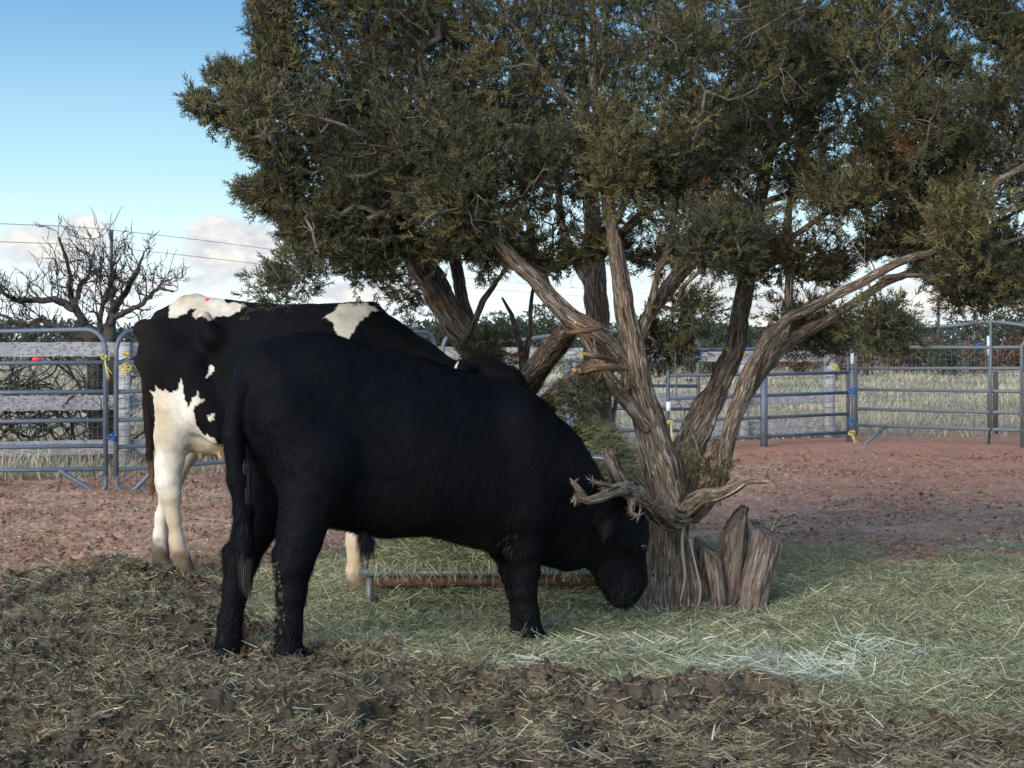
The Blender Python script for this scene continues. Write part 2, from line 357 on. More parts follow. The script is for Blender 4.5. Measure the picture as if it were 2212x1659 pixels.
x, Y = scatter(3500, 100, 2560, 1230, 1700); h, m = zones(x, Y); k = rng.random(len(x)) < h*.7; x, Y = x[k], Y[k]
lay(mb, x, Y, .05, (.05, .12), (.0032, .005), np.array([[.50,.46,.30],[.42,.41,.27],[.34,.36,.22]]), el=(-.05, .6), seg=3, bend=.6)
tag(mb.build('hay', M_blade), 'loose green hay strewn over the pen floor', 'hay', kind='stuff')
mb = MB()
x, Y = scatter(330000, -350, 2560, 1240, 1850); h, m = zones(x, Y); k = rng.random(len(x)) < m*(.16+.84*smooth(.38, .68, vnoise(x*4, Y*4, s=72))); x, Y = x[k], Y[k]
lay(mb, x, Y, .024, (.012, .042), (.0024, .0052), PM, el=(-.2, .7), bend=.4)
x, Y = scatter(9000, -350, 2560, 1240, 1850); h, m = zones(x, Y); k = rng.random(len(x)) < m; x, Y = x[k], Y[k]
lay(mb, x, Y, .02, (.02, .055), (.0022, .004), np.array([[.40,.35,.25],[.32,.27,.19]]), el=(-.1, .6), seg=3)
x, Y = scatter(130, -350, 2560, 1400, 1850); lay(mb, x, Y, .03, (.06, .12), (.0035, .0055), np.array([[.48,.44,.34],[.42,.38,.26]]), el=(0, .8), seg=3)
x, Y = scatter(130000, -350, 2560, 1500, 1850); h, m = zones(x, Y); gx, gy = gpar(x, Y); k = (rng.random(len(x)) < (smooth(1450, 2100, gx)*.55+.5*smooth(1560, 1680, gy)*smooth(500, 1500, gx))*smooth(.25, .6, vnoise(x*3.1, Y*3.1, s=78))); x, Y = x[k], Y[k]
lay(mb, x, Y, .02, (.02, .06), (.0022, .004), np.array([[.30,.26,.17],[.22,.19,.12],[.14,.11,.07]]), el=(-.1, .5))
tag(mb.build('straw_litter', M_blade), 'brown straw fibres trodden into the manure', 'straw', kind='stuff')
mb = MB()
x, Y = scatter(150000, -350, 2560, 1010, 1330); h, m = zones(x, Y)
k = rng.random(len(x)) < (1-h)*(1-m)*smooth(.38, .7, vnoise(x*1.6, Y*1.6, s=73)*.6+vnoise(x*6, Y*6, s=74)*.4)*.8; x, Y = x[k], Y[k]
lay(mb, x, Y, .006, (.012, .04), (.004, .008), PD, el=(-.1, .35))
tag(mb.build('hay_litter', M_blade), 'sparse pale hay bits scattered on the red dirt', 'litter', kind='stuff')

# clods: torn lumps of manure, smaller crumbs of red dirt
def ico():
    t = (1+5**.5)/2; v = [(-1,t,0),(1,t,0),(-1,-t,0),(1,-t,0),(0,-1,t),(0,1,t),(0,-1,-t),(0,1,-t),(t,0,-1),(t,0,1),(-t,0,-1),(-t,0,1)]
    f = [(0,11,5),(0,5,1),(0,1,7),(0,7,10),(0,10,11),(1,5,9),(5,11,4),(11,10,2),(10,7,6),(7,1,8),(3,9,4),(3,4,2),(3,2,6),(3,6,8),(3,8,9),(4,9,5),(2,4,11),(6,2,10),(8,6,7),(9,8,1)]
    v = [np.array(a, float)/np.linalg.norm(a) for a in v]; cache = {}; g = []
    def mid(a, b):
        k = (min(a, b), max(a, b))
        if k not in cache: m = v[a]+v[b]; v.append(m/np.linalg.norm(m)); cache[k] = len(v)-1
        return cache[k]
    for a, b, c in f: x, y, z = mid(a, b), mid(b, c), mid(c, a); g += [(a,x,z),(b,y,x),(c,z,y),(x,y,z)]
    return np.array(v), np.array(g)
IV, IF = ico()
def clods(x, Y, size, col, sink=.3):
    n = len(x); v = IV[None]*size[:, None, None]*rng.uniform(.6, 1.3, (n, 1, 3)); a = rng.uniform(0, 6.28, n); o = rng.uniform(0, 50, (n, 1))
    q_ = IV[None]*1.3+o[..., None]; dsp = 1+.85*(vnoise(q_[..., 0], q_[..., 1], q_[..., 2], s=7)-.5)*2+.8*(vnoise(q_[..., 0]*2.3, q_[..., 1]*2.3, q_[..., 2]*2.3, s=8)-.5)*2; v = v*dsp[..., None]
    ca, sa = np.cos(a)[:, None], np.sin(a)[:, None]; v = np.stack([v[..., 0]*ca-v[..., 1]*sa, v[..., 0]*sa+v[..., 1]*ca, v[..., 2]*.75], -1)
    v += np.stack([x, Y, gheight(x, Y)+size*(.6-sink)], 1)[:, None]
    mb = MB(); mb.add(v.reshape(-1, 3), (IF[None]+(np.arange(n)*len(IV))[:, None, None]).reshape(-1, 3), np.repeat(col, len(IV), 0)); return mb
x, Y = scatter(46000, -350, 2560, 1245, 1830); h, m = zones(x, Y); cl_ = vnoise(x*2.2, Y*2.2, s=85)*.6+vnoise(x*7, Y*7, s=86)*.4
k = rng.random(len(x)) < m*smooth(.35, .68, cl_); x, Y, cl_ = x[k], Y[k], cl_[k]; n = len(x)
tag(clods(x, Y, .004+.013*rng.random(n)**2.0, np.array([.098, .078, .056])*rng.uniform(.4, 1.5, (n, 1))*np.where(rng.random((n, 1)) < .2, np.array([[1.15, 1.02, .9]]), 1.0)).build('manure_clods', M_ground), 'torn lumps of dark manure and straw on the pen floor', 'manure', kind='stuff')
x, Y = scatter(52000, -350, 2560, 1000, 1330); h, m = zones(x, Y); k = rng.random(len(x)) < (1-h)*(1-m)*smooth(.32, .7, vnoise(x*2.1, Y*2.1, s=87)*.6+vnoise(x*8, Y*8, s=88)*.4); x, Y = x[k], Y[k]; n = len(x)
tag(clods(x, Y, .003+.012*rng.random(n)**2.5, np.array([.30, .182, .125])*rng.uniform(.5, 1.25, (n, 1))*np.where(rng.random((n, 1)) < .2, np.array([[1.1, 1.25, 1.35]]), 1.0)).build('dirt_crumbs', M_ground), 'crumbs and hoof-turned clods of red dirt', 'dirt', kind='stuff')

# dry grass of the field behind the fences
mb = MB()
n = 120000; Y = 17+ (rng.random(n)**1.7)*70; px = rng.uniform(-450, 2660, n); x = (px-CX)*Y/F
line = 17.0+np.clip(x+4.5, 0, 8.5)*.62
k = Y > line+.15; x, Y = x[k], Y[k]; n = len(x)
cl = vnoise(x*.9, Y*.5, s=81)
hgt = (.04+.20*smooth(.35, .8, cl)*rng.random(n)**1.5+.07*rng.random(n))
az = rng.uniform(0, 2*np.pi, n); tl = rng.uniform(.0, 1.1, n)
d = unit(np.stack([np.cos(az)*tl, np.sin(az)*tl, np.ones(n)], 1)); b = unit(np.cross(d, rng.normal(size=(n, 3))))
pal = np.array([[.33,.29,.20],[.40,.36,.26],[.27,.225,.155],[.20,.165,.12],[.31,.31,.22]])
ribbons(mb, np.stack([x, Y, gbase(x, Y)], 1), d, b, hgt, .006+.0004*Y, hgt*rng.uniform(-.4, .4, n), pal[rng.integers(0, 5, n)]*(.60+.55*cl[:, None]+.35*vnoise(x*.25, Y*.12, s=83)[:, None]), 2, .3)
tag(mb.build('dry_grass', M_blade), 'dry straw coloured grass of the field behind the fence', 'grass', kind='stuff')

# ------------------------------------------------------------------ signed distance bodies
import openvdb as vdb
class SDF:
    def __init__(s, lo, hi, vox):
        s.lo = np.array(lo, float); s.vox = vox; s.n = np.ceil((np.array(hi)-s.lo)/vox).astype(int)
        s.ax = [s.lo[i]+np.arange(s.n[i])*vox for i in range(3)]; s.D = np.full(s.n, .2, np.float32)
    def sub(s, a, b):
        sl = tuple(slice(max(int((a[i]-s.lo[i])/s.vox), 0), min(int((b[i]-s.lo[i])/s.vox)+2, s.n[i])) for i in range(3))
        return sl, np.meshgrid(*[s.ax[i][sl[i]] for i in range(3)], indexing='ij', sparse=True)
    def put(s, sl, d, k):
        a = s.D[sl]; h = np.maximum(k-np.abs(a-d), 0)/k; s.D[sl] = np.minimum(a, d)-h*h*k*.25
    def cone(s, a, b, ra, rb, k=.04, sq=1.0, sx=1.0):
        """tapered capsule; sq < 1 squeezes it sideways (second axis), sx along the first"""
        a, b = np.array(a, float), np.array(b, float); m = max(ra, rb)+k+.02
        sl, (X, Y, Z) = s.sub(np.minimum(a, b)-m, np.maximum(a, b)+m)
        w = np.array([1/sx, 1/sq, 1.]); A, AB = a*w, (b-a)*w
        px, py, pz = X*w[0]-A[0], Y*w[1]-A[1], Z-A[2]
        t = np.clip((px*AB[0]+py*AB[1]+pz*AB[2])/max(AB@AB, 1e-9), 0, 1)
        d = np.sqrt((px-t*AB[0])**2+(py-t*AB[1])**2+(pz-t*AB[2])**2)-(ra+(rb-ra)*t)
        s.put(sl, d*min(sq, sx, 1)**.5, k)
    def chain(s, pts, k=.04, sq=1.0):
        for p, q in zip(pts[:-1], pts[1:]): s.cone(p[:3], q[:3], p[3], q[3], k, sq)
    def loft(s, st, k=.05, p=2.3):
        """body as stations (s, top, bottom, half width) along the first axis"""
        st = np.array(st, float); w = st[:, 3].max()
        sl, (X, Y, Z) = s.sub((st[0, 0]-.15, -w-.1, st[:, 2].min()-.1), (st[-1, 0]+.15, w+.1, st[:, 1].max()+.1))
        xs = np.clip(X, st[0, 0], st[-1, 0]); sp = spline(st, 60)
        top, bot, hw = (np.interp(xs, sp[:, 0], sp[:, i]) for i in (1, 2, 3))
        zc, hh = (top+bot)/2, (top-bot)/2
        v = np.abs((Z-zc)/hh); u = np.abs(Y/(hw*(1-.10*np.clip((Z-zc)/hh, -1, 1))))
        r = (u**p+v**p)**(1/p)
        d = (r-1)*np.minimum(hw, hh); ex = X-xs; d = np.where(ex != 0, np.sqrt(np.maximum(d, 0)**2+ex**2)+np.minimum(d, 0), d)
        s.put(sl, d.astype(np.float32), k)
    def mesh(s):
        g = vdb.FloatGrid(background=.2); g.copyFromArray(s.D.astype(np.float32)); g.transform = vdb.createLinearTransform(voxelSize=1.0)
        p, q = g.convertToQuads(isovalue=0.0); return p*s.vox+s.lo, q.astype(np.int64)
class Frame:
    def __init__(f, x, Y, th): f.o = np.array([x, Y, 0.]); f.h = np.array([math.cos(th), math.sin(th), 0]); f.l = np.array([-math.sin(th), math.cos(th), 0])
    def w(f, p):
        p = np.asarray(p, float); return f.o+p[..., 0:1]*f.h+p[..., 1:2]*f.l+p[..., 2:3]*np.array([0, 0, 1.])
def normals(v, q):
    n = np.cross(v[q[:, 2]]-v[q[:, 0]], v[q[:, 3]]-v[q[:, 1]]); vn = np.zeros_like(v)
    for i in range(4): np.add.at(vn, q[:, i], n)
    return unit(vn), unit(n)
def fur(mb, v, q, cen, count, length, width, flow, lift, colfn, wt=None):
    """short hairs as thin blades rooted on a body"""
    vn, fn = normals(v, q); ar = np.linalg.norm(np.cross(v[q[:, 2]]-v[q[:, 0]], v[q[:, 3]]-v[q[:, 1]]), axis=1)
    if wt is not None: ar = ar*wt(v[q].mean(1), fn)
    i = rng.choice(len(q), count, p=ar/ar.sum()); a, b = rng.random((count, 1)), rng.random((count, 1))
    c = v[q[i]]; p = (c[:, 0]*(1-a)+c[:, 1]*a)*(1-b)+(c[:, 3]*(1-a)+c[:, 2]*a)*b
    n = fn[i]; f = flow(p, n); f = f-n*(f*n).sum(1)[:, None]; d = unit(unit(f)+n*lift+rng.normal(0, .16, (count, 3)))
    ln = length(p)*(.6+.7*rng.random(count))
    ribbons(mb, p-n*.002, d, unit(n), ln, np.full(count, width), -ln*.25, colfn(p, n, count), 2, .1)

# ------------------------------------------------------------------ black calf in front, rump towards the left, head down by the trunk
calf = thing('black_calf', 'shaggy black calf in front, feeding with its head lowered by the juniper trunk', 'calf')
FC = Frame(-1.05, 7.62, R(32.2))
b = SDF((-.35, -.45, -.1), (2.15, .5, 1.42), .0105)
b.loft([(.06, 1.225, .72, .19), (.2, 1.30, .56, .235), (.4, 1.285, .50, .255), (.6, 1.265, .455, .285), (.8, 1.215, .45, .29), (1.0, 1.16, .40, .27), (1.2, 1.115, .345, .235), (1.36, .98, .33, .18)], .06, 2.25)
b.cone((.05, .0, 1.16), (.3, .0, 1.16), .135, .15, .08)                       # croup
for t in (-1, 1):
    b.cone((.06, .12*t, 1.0), (.20, .14*t, .80), .125, .15, .08)             # thigh
    b.cone((.20, .14*t, .80), (.13, .16*t, .56), .15, .092, .07)
    b.cone((1.18, .14*t, .92), (1.22, .14*t, .58), .14, .12, .08)            # shoulder
# near (right) hind, far hind
b.chain([(.155, -.17, .66, .115), (.115, -.175, .50, .088), (.085, -.175, .40, .074), (.075, -.175, .28, .056), (.062, -.175, .14, .050), (.062, -.175, .04, .052), (.075, -.175, -.045, .060)], .035)
b.chain([(.10, .16, .66, .11), (.05, .165, .48, .078), (.01, .17, .38, .068), (-.015, .17, .27, .052), (-.045, .17, .13, .046), (-.05, .17, .03, .049), (-.04, .17, -.03, .056)], .035)
b.cone((.02, -.17, .44), (.05, -.17, .36), .03, .035, .03); b.cone((-.05, .17, .42), (-.03, .17, .34), .03, .03, .03)   # points of hock
# near fore, far fore
b.chain([(1.20, -.14, .58, .115), (1.225, -.125, .42, .085), (1.240, -.11, .27, .060), (1.242, -.11, .20, .048), (1.258, -.11, .09, .041), (1.275, -.11, .0, .045), (1.30, -.11, -.05, .055)], .03)
b.chain([(1.22, .14, .58, .11), (1.26, .10, .40, .08), (1.295, .07, .25, .056), (1.31, .07, .17, .043), (1.325, .07, .08, .037), (1.335, .07, .0, .042), (1.36, .07, -.05, .052)], .03)
# neck, head with muzzle low
b.chain([(1.22, 0, .80, .27), (1.38, 0, .68, .245), (1.54, 0, .53, .195), (1.68, 0, .45, .155)], .09, .82)
b.cone((1.30, 0, .50), (1.55, 0, .38), .16, .13, .08, .7)                    # brisket and dewlap
b.cone((1.70, .0, .50), (1.84, 0, .42), .135, .125, .05, .9)                 # poll, forehead
b.cone((1.84, .0, .40), (1.875, 0, .20), .118, .088, .05, .92)               # face
b.cone((1.72, 0, .36), (1.80, 0, .20), .10, .085, .05, .8)                   # jaw
b.cone((1.875, .0, .19), (1.85, 0, .135), .086, .078, .04, 1.0)              # muzzle
b.cone((1.80, -.105, .40), (1.84, -.11, .365), .035, .03, .03)               # brow
for t in (-1, 1): b.cone((1.66, .11*t, .55), (1.60, .24*t, .47), .035, .045, .03); b.cone((1.60, .24*t, .47), (1.575, .27*t, .43), .045, .015, .02)   # ears
# tail
b.chain([(.10, 0, 1.255, .06), (.0, 0, 1.215, .05), (-.09, -.02, 1.10, .043), (-.12, -.03, .92, .040), (-.105, -.04, .74, .038), (-.08, -.05, .60, .036), (-.075, -.05, .46, .033), (-.065, -.05, .38, .026)], .025)
v, q = b.mesh()
v = v + (np.stack([fbm(v[:, 0]*14, v[:, 1]*14, v[:, 2]*14, o=3, s=90)], 1))*normals(v, q)[0]*.006
vw = FC.w(v); mb = MB(); mb.add(vw, q); mb.build('body', M_black, calf)
def flow_c(p, n): return np.stack([-.55*FC.h[0]+0*p[:, 0], -.55*FC.h[1]+0*p[:, 0], -1+0*p[:, 0]], 1)
def lc(p): return (p-FC.o)@np.stack([FC.h, FC.l, [0, 0, 1.]], 1)
def len_c(p):
    q_ = lc(p); return .026+.020*smooth(.3, .8, vnoise(p[:, 0]*9, p[:, 1]*9, p[:, 2]*9, s=91))+.012*((q_[:, 2] < .62)&(q_[:, 2] > .36))
def col_c(p, n, c):
    q_ = lc(p); k = rng.random(c)[:, None]; base = np.array([.0013,.0018,.0032])*(1-k)+np.array([.0038,.0042,.0064])*k+(rng.random((c, 1)) < .07)*.010+smooth(.5, .8, vnoise(p[:, 0]*2.5, p[:, 1]*2.5, p[:, 2]*2.5, s=93))[:, None]*np.array([.006, .0035, .002])
    w = (smooth(.0, .5, q_[:, 0])*0+smooth(.05, .3, .4-q_[:, 2])*0)[:, None]
    rust = ((q_[:, 2] < .47)&(q_[:, 0] > .55)&(q_[:, 0] < 1.15)&(n[:, 2] < -.1))[:, None]*(rng.random((c, 1)) < .22)
    mud = (smooth(.42, .05, q_[:, 2])*(rng.random(c) < .16))[:, None]
    base = base*(1-rust)+np.array([.10,.06,.035])*rust
    return base*(1-mud)+np.array([.045,.038,.030])*mud
mb = MB(); fur(mb, vw, q, None, 150000, len_c, .0022, flow_c, .33, col_c, lambda c, n: .4+.9*np.clip(1-np.abs(n[:, 1]), 0, 1))
mb.build('coat', M_fur, calf)
def tuft(p0, p1, r0, n, ln, col, parent, name, spread=.35, w=.0022, down=(0, 0, -1), mt=None):
    mb = MB(); t = rng.random(n)[:, None]; r = unit(rng.normal(size=(n, 3))); root = np.array(p0)*(1-t)+np.array(p1)*t+r*r0*rng.random((n, 1))
    d = unit(np.array(down)+r*spread); L_ = ln*(.5+.8*rng.random(n))
    ribbons(mb, root, d, r, L_, np.full(n, w), -L_*.15, np.array(col)*(.6+.8*rng.random((n, 1))), 3, .15); return mb.build(name, mt or M_fur, parent)
tuft(FC.w((-.08, -.05, .80)), FC.w((-.07, -.05, .36)), .036, 4200, .10, (.034, .031, .030), calf, 'tail_switch', .16)
tuft(FC.w((-.06, -.05, .36)), FC.w((-.055, -.05, .31)), .012, 420, .07, (.22, .13, .075), calf, 'tail_tip', .10)
tuft(FC.w((.46, -.06, .51)), FC.w((.49, -.06, .45)), .035, 1000, .085, (.010, .009, .010), calf, 'belly_tuft', .35)
for s_, t_ in ((1.872, -.124), (1.872, .124)):
    mb = MB(); c = FC.w((s_, t_, .352)); th = np.linspace(0, np.pi, 9)
    mb.tube([c+np.array([0, 0, .016*math.cos(a)]) for a in th], .016*np.sin(th)+.0006, 10); mb.build('eye', M_eye, calf)
for s_, t_, z_ in ((.085, -.175, -.055), (-.03, .17, -.045), (1.31, -.11, -.075), (1.37, .07, -.075)):
    mb = MB(); a = FC.w((s_-.005, t_, z_+.045)); e = FC.w((s_+.02, t_, z_-.03))
    mb.tube(spline([a, (a+e)/2, e], 5), [.045, .058, .062, .066, .068], 14); mb.build('hoof', M_hoof, calf)
# dried dung balls down the back of the near hind leg
mb = MB()
for i in range(70):
    z_ = rng.uniform(.10, .46); s_ = .075-.066-.01*math.sin(z_*20)+rng.normal(0, .007)+max(0, z_-.36)*.30; c = FC.w((s_, -.185+rng.normal(0, .016), z_)); r_ = rng.uniform(.005, .010)
    th = np.linspace(0, np.pi, 5); mb.tube([c+np.array([rng.normal(0, .001), 0, r_*math.cos(a)]) for a in th], r_*np.sin(th)+.0004, 6, (1, 1, 1))
tag(mb.build('dung_crust', mat('dried_dung', (.045, .038, .032), .95), calf), kind='stuff')

# ------------------------------------------------------------------ black and white cow behind
cow = thing('piebald_cow', 'black and white cow with white hind legs standing behind the black calf', 'cow')
FH = Frame(-1.789, 10.17, R(-18))
b = SDF((-.42, -.48, -.1), (2.25, .5, 1.62), .0085)
b.loft([(-.20, 1.37, 1.0, .13), (-.08, 1.46, .86, .19), (.1, 1.49, .78, .20), (.25, 1.48, .70, .205), (.45, 1.465, .66, .25), (.7, 1.465, .60, .30), (.95, 1.465, .58, .28), (1.15, 1.43, .60, .22), (1.3, 1.33, .66, .17)], .05, 2.0)
b.cone((-.14, 0, 1.42), (.05, 0, 1.505), .055, .045, .05)                    # tail head
b.cone((.0, 0, 1.50), (.5, 0, 1.465), .045, .03, .04); b.cone((.5, 0, 1.455), (1.1, 0, 1.45), .03, .05, .05)   # spine ridge
for t in (-1, 1):
    b.cone((-.19, .13*t, 1.36), (-.13, .13*t, 1.34), .055, .07, .08)         # pin bones
    b.cone((.22, .215*t, 1.415), (.26, .20*t, 1.32), .038, .06, .10)           # hip bones
    b.cone((.0, .17*t, 1.20), (.16, .17*t, .92), .13, .13, .09)              # thigh
    b.cone((-.13, .12*t, 1.22), (-.03, .15*t, .92), .08, .09, .08)
    b.cone((1.05, .15*t, 1.20), (1.12, .15*t, .80), .11, .12, .09)
    b.cone((.16, .22*t, 1.18), (.30, .22*t, .80), .035, .05, .10)            # flank fold
# hind legs: near goes down to the right, far crosses behind it to the left
b.chain([(.05, -.17, .92, .135), (.02, -.18, .78, .100), (.0, -.19, .64, .074), (-.005, -.20, .54, .060), (.012, -.20, .46, .052), (.032, -.20, .34, .036), (.05, -.20, .22, .034), (.075, -.20, .13, .042), (.09, -.20, .07, .045), (.11, -.20, .01, .056)], .03); b.cone((-.055, -.20, .60), (-.045, -.20, .50), .018, .026, .03)
b.chain([(.08, .14, .94, .13), (.0, .16, .80, .085), (-.08, .17, .68, .062), (-.165, .18, .54, .055), (-.21, .18, .44, .048), (-.245, .18, .32, .036), (-.258, .18, .20, .036), (-.262, .18, .12, .043), (-.25, .18, .03, .055)], .03)
# fore legs
b.chain([(1.10, -.15, .80, .12), (1.08, -.15, .62, .085), (1.065, -.15, .46, .062), (1.06, -.15, .38, .056), (1.06, -.15, .24, .039), (1.065, -.15, .08, .043), (1.085, -.15, -.0, .055), (1.10, -.15, -.06, .06)], .035)
b.chain([(1.14, .14, .80, .11), (1.10, .13, .62, .08), (1.075, .12, .46, .056), (1.065, .12, .38, .05), (1.06, .12, .22, .037), (1.065, .12, .06, .042), (1.085, .12, -.04, .055)], .035)
# udder, teats, belly
b.cone((.14, -.05, .78), (.30, -.04, .80), .105, .10, .07); b.cone((.22, .05, .78), (.32, .04, .80), .10, .10, .07)
for s_, t_ in ((.13, -.09), (.25, -.08), (.20, .06), (.30, .05)): b.cone((s_, t_, .71), (s_+.004, t_, .665), .018, .012, .015)
# neck and head stretched down over the feeder
b.chain([(1.15, 0, 1.20, .20), (1.35, 0, 1.13, .155), (1.52, 0, 1.04, .125), (1.68, 0, 1.07, .11)], .09, .75)
b.cone((1.15, 0, 1.02), (1.5, 0, .98), .15, .10, .08, .55)
b.cone((1.71, 0, 1.13), (1.86, 0, 1.07), .105, .095, .04, 1.0)
b.cone((1.86, 0, 1.0), (1.93, 0, .72), .095, .07, .05, .95); b.cone((1.77, 0, .97), (1.87, 0, .74), .08, .06, .05, .85)
b.cone((1.93, 0, .70), (1.91, 0, .64), .072, .065, .03)
b.cone((1.71, -.10, 1.135), (1.68, -.20, 1.15), .028, .045, .03); b.cone((1.68, -.20, 1.15), (1.66, -.26, 1.13), .045, .012, .02)
b.cone((1.74, .09, 1.13), (1.80, .20, 1.12), .028, .045, .03); b.cone((1.80, .20, 1.12), (1.82, .25, 1.08), .045, .012, .02)
# tail hanging on the far side of the rump
b.chain([(-.16, .0, 1.42, .04), (-.255, .02, 1.33, .032), (-.275, .04, 1.15, .027), (-.27, .05, .95, .025), (-.255, .06, .80, .03), (-.25, .06, .66, .028), (-.25, .06, .56, .012)], .02)
v, q = b.mesh(); vn_, _ = normals(v, q)
v = v + fbm(v[:, 0]*11, v[:, 1]*11, v[:, 2]*11, o=3, s=95)[:, None]*vn_*.007
vw = FH.w(v); px, py = scr(vw)
px = px+7*fbm(v[:, 0]*26, v[:, 1]*26, v[:, 2]*26, o=3, s=96); py = py+7*fbm(v[:, 0]*26+9, v[:, 1]*26, v[:, 2]*26, o=3, s=97)
c2 = lambda pts: [(221.2+a*.24, 619.5+e*.24) for a, e in pts]
rump = c2([(530,165),(590,60),(650,40),(850,30),(960,60),(1040,110),(1300,160),(1230,210),(1120,265),(980,290),(900,272),(830,285),(812,240),(850,195),(790,200),(740,240),(690,285),(590,284),(625,150)])
low = c2([(428,935),(470,950),(480,885),(520,920),(600,955),(660,940),(690,860),(705,800),(720,880),(745,1000),(780,1120),(800,1060),(830,1000),(885,930),(880,980),(915,1020),(840,1070),(825,1130),(850,1230),(920,1330),(1000,1360),(1030,1410),(1400,1430),(1400,3200),(300,3200),(300,1240),(440,1240),(475,1200),(465,1050)])
spots = [c2([(1000,705),(990,760),(950,810),(925,815),(945,760),(965,715)]), c2([(935,1145),(1015,1135),(985,1190),(965,1210),(940,1170)])]
wither = [(705,685),(740,655),(790,655),(825,668),(798,676),(776,698),(759,724),(750,742),(733,748),(722,705)]
near = (v[:, 1] < .05)
white = inpoly(low, px, py)&near
white |= inpoly(rump, px, py)&(v[:, 1] < .3)
for s_ in spots: white |= inpoly(s_, px, py)&near
white |= inpoly(wither, px, py)&(v[:, 1] < .16)
nf = fbm(v[:, 0]*2.6+3, v[:, 1]*2, v[:, 2]*2.6, o=2, s=98)
white |= (~near)&(v[:, 0] < 1.3)&((nf > .18)|(v[:, 2] < .78+.1*nf))
white |= (v[:, 2] < .36)
white |= (v[:, 2] < .72)&(v[:, 0] > .1)&(v[:, 0] < .9)&(nf > -.3)
tail_ = (v[:, 0] < -.225)&(v[:, 1] > -.02)&(v[:, 2] > .55)&(v[:, 2] < 1.2)
white &= ~tail_
far_black = (v[:, 1] > .05)&(v[:, 0] < -.05)&(v[:, 2] < .72)&(v[:, 2] > .52)
head_ = (v[:, 0] > 1.62); white &= ~(head_&(v[:, 2] > .8))
earw = head_&(v[:, 1] < -.17)&(v[:, 0] < 1.665); headw = head_&(v[:, 0] > 1.80)&(np.abs(v[:, 1]) < .03)
white |= earw|(headw&(v[:, 2] < .6))
wc = np.array([.60,.555,.47])*(1+.12*fbm(v[:, 0]*8, v[:, 1]*8, v[:, 2]*8, s=99)[:, None]+.16*fbm(v[:, 0]*60, v[:, 1]*60, v[:, 2]*22, o=3, s=100)[:, None])
dirt = smooth(.50, .90, vnoise(v[:, 0]*7, v[:, 1]*7, v[:, 2]*5, s=101)+.25*smooth(.5, .05, v[:, 2]))[:, None]*.7
wc = wc*(1-dirt)+np.array([.36,.25,.13])*dirt
muck = smooth(.19, .09, v[:, 2]+.09*(v[:, 0] > .8)+.05*fbm(v[:, 0]*20, v[:, 1]*20, v[:, 2]*20, s=102)-.02)[:, None]; wc = wc*(1-muck)+np.array([.10,.075,.05])*muck
ud = ((v[:, 0] > .1)&(v[:, 0] < .4)&(v[:, 2] < .74)&(v[:, 2] > .6))[:, None]; wc = np.where(ud, wc*np.array([.82,.70,.58]), wc)
bc = np.array([.0036,.0038,.0048])*(1+.5*fbm(v[:, 0]*5, v[:, 1]*5, v[:, 2]*5, s=103)[:, None])+smooth(.06, -.28, v[:, 0]-.0)[:, None]*np.array([.010,.005,.002])
wc = wc*(1-.14*smooth(1.2, 1.4, v[:, 2]))[:, None]; colh = np.where(white[:, None], wc, bc); 
mb = MB(); mb.add(vw, q, colh); mb.build('body', M_hol, cow)
def flow_h(p, n): return np.stack([-.5*FH.h[0]+0*p[:, 0], -.5*FH.h[1]+0*p[:, 0], -1+0*p[:, 0]], 1)
from mathutils import kdtree
kd = kdtree.KDTree(len(vw))
for i, p_ in enumerate(vw): kd.insert(p_, i)
kd.balance()
def col_h(p, n, c):
    k = np.array([kd.find(a)[1] for a in p]); return colh[k]*(.8+.4*rng.random((c, 1)))+.001
mb = MB(); fur(mb, vw, q, None, 60000, lambda p: np.full(len(p), .016), .0022, flow_h, .30, col_h, lambda c, n: (n[:, 1] < .3)*1.0)
mb.build('coat', M_fur, cow)
tuft(FH.w((-.25, .06, .74)), FH.w((-.24, .06, .50)), .026, 900, .09, (.16, .075, .035), cow, 'tail_switch', .12)
tuft(P(500, 985, 9.95), P(478, 975, 9.95), .02, 500, .035, (.30, .20, .11), cow, 'navel_tuft', .4)
for s_, t_, z_ in ((.125, -.20, .0), (-.235, .18, .0), (1.11, -.15, -.06), (1.10, .12, -.06)):
    mb = MB(); a = FH.w((s_-.01, t_, z_+.05)); e = FH.w((s_+.03, t_, z_-.03))
    mb.tube(spline([a, (a+e)/2, e], 5), [.048, .06, .066, .07, .073], 14); mb.build('hoof', M_hoof, cow)
mb = MB(); m_ = P(449, 647, 10.10); mb.tube([m_+np.array([-.025, 0, -.012]), m_+np.array([0, 0, -.006]), m_+np.array([.025, 0, -.010])], [.009, .016, .009], 8)
mb.build('rump_mark', M_pink, cow)

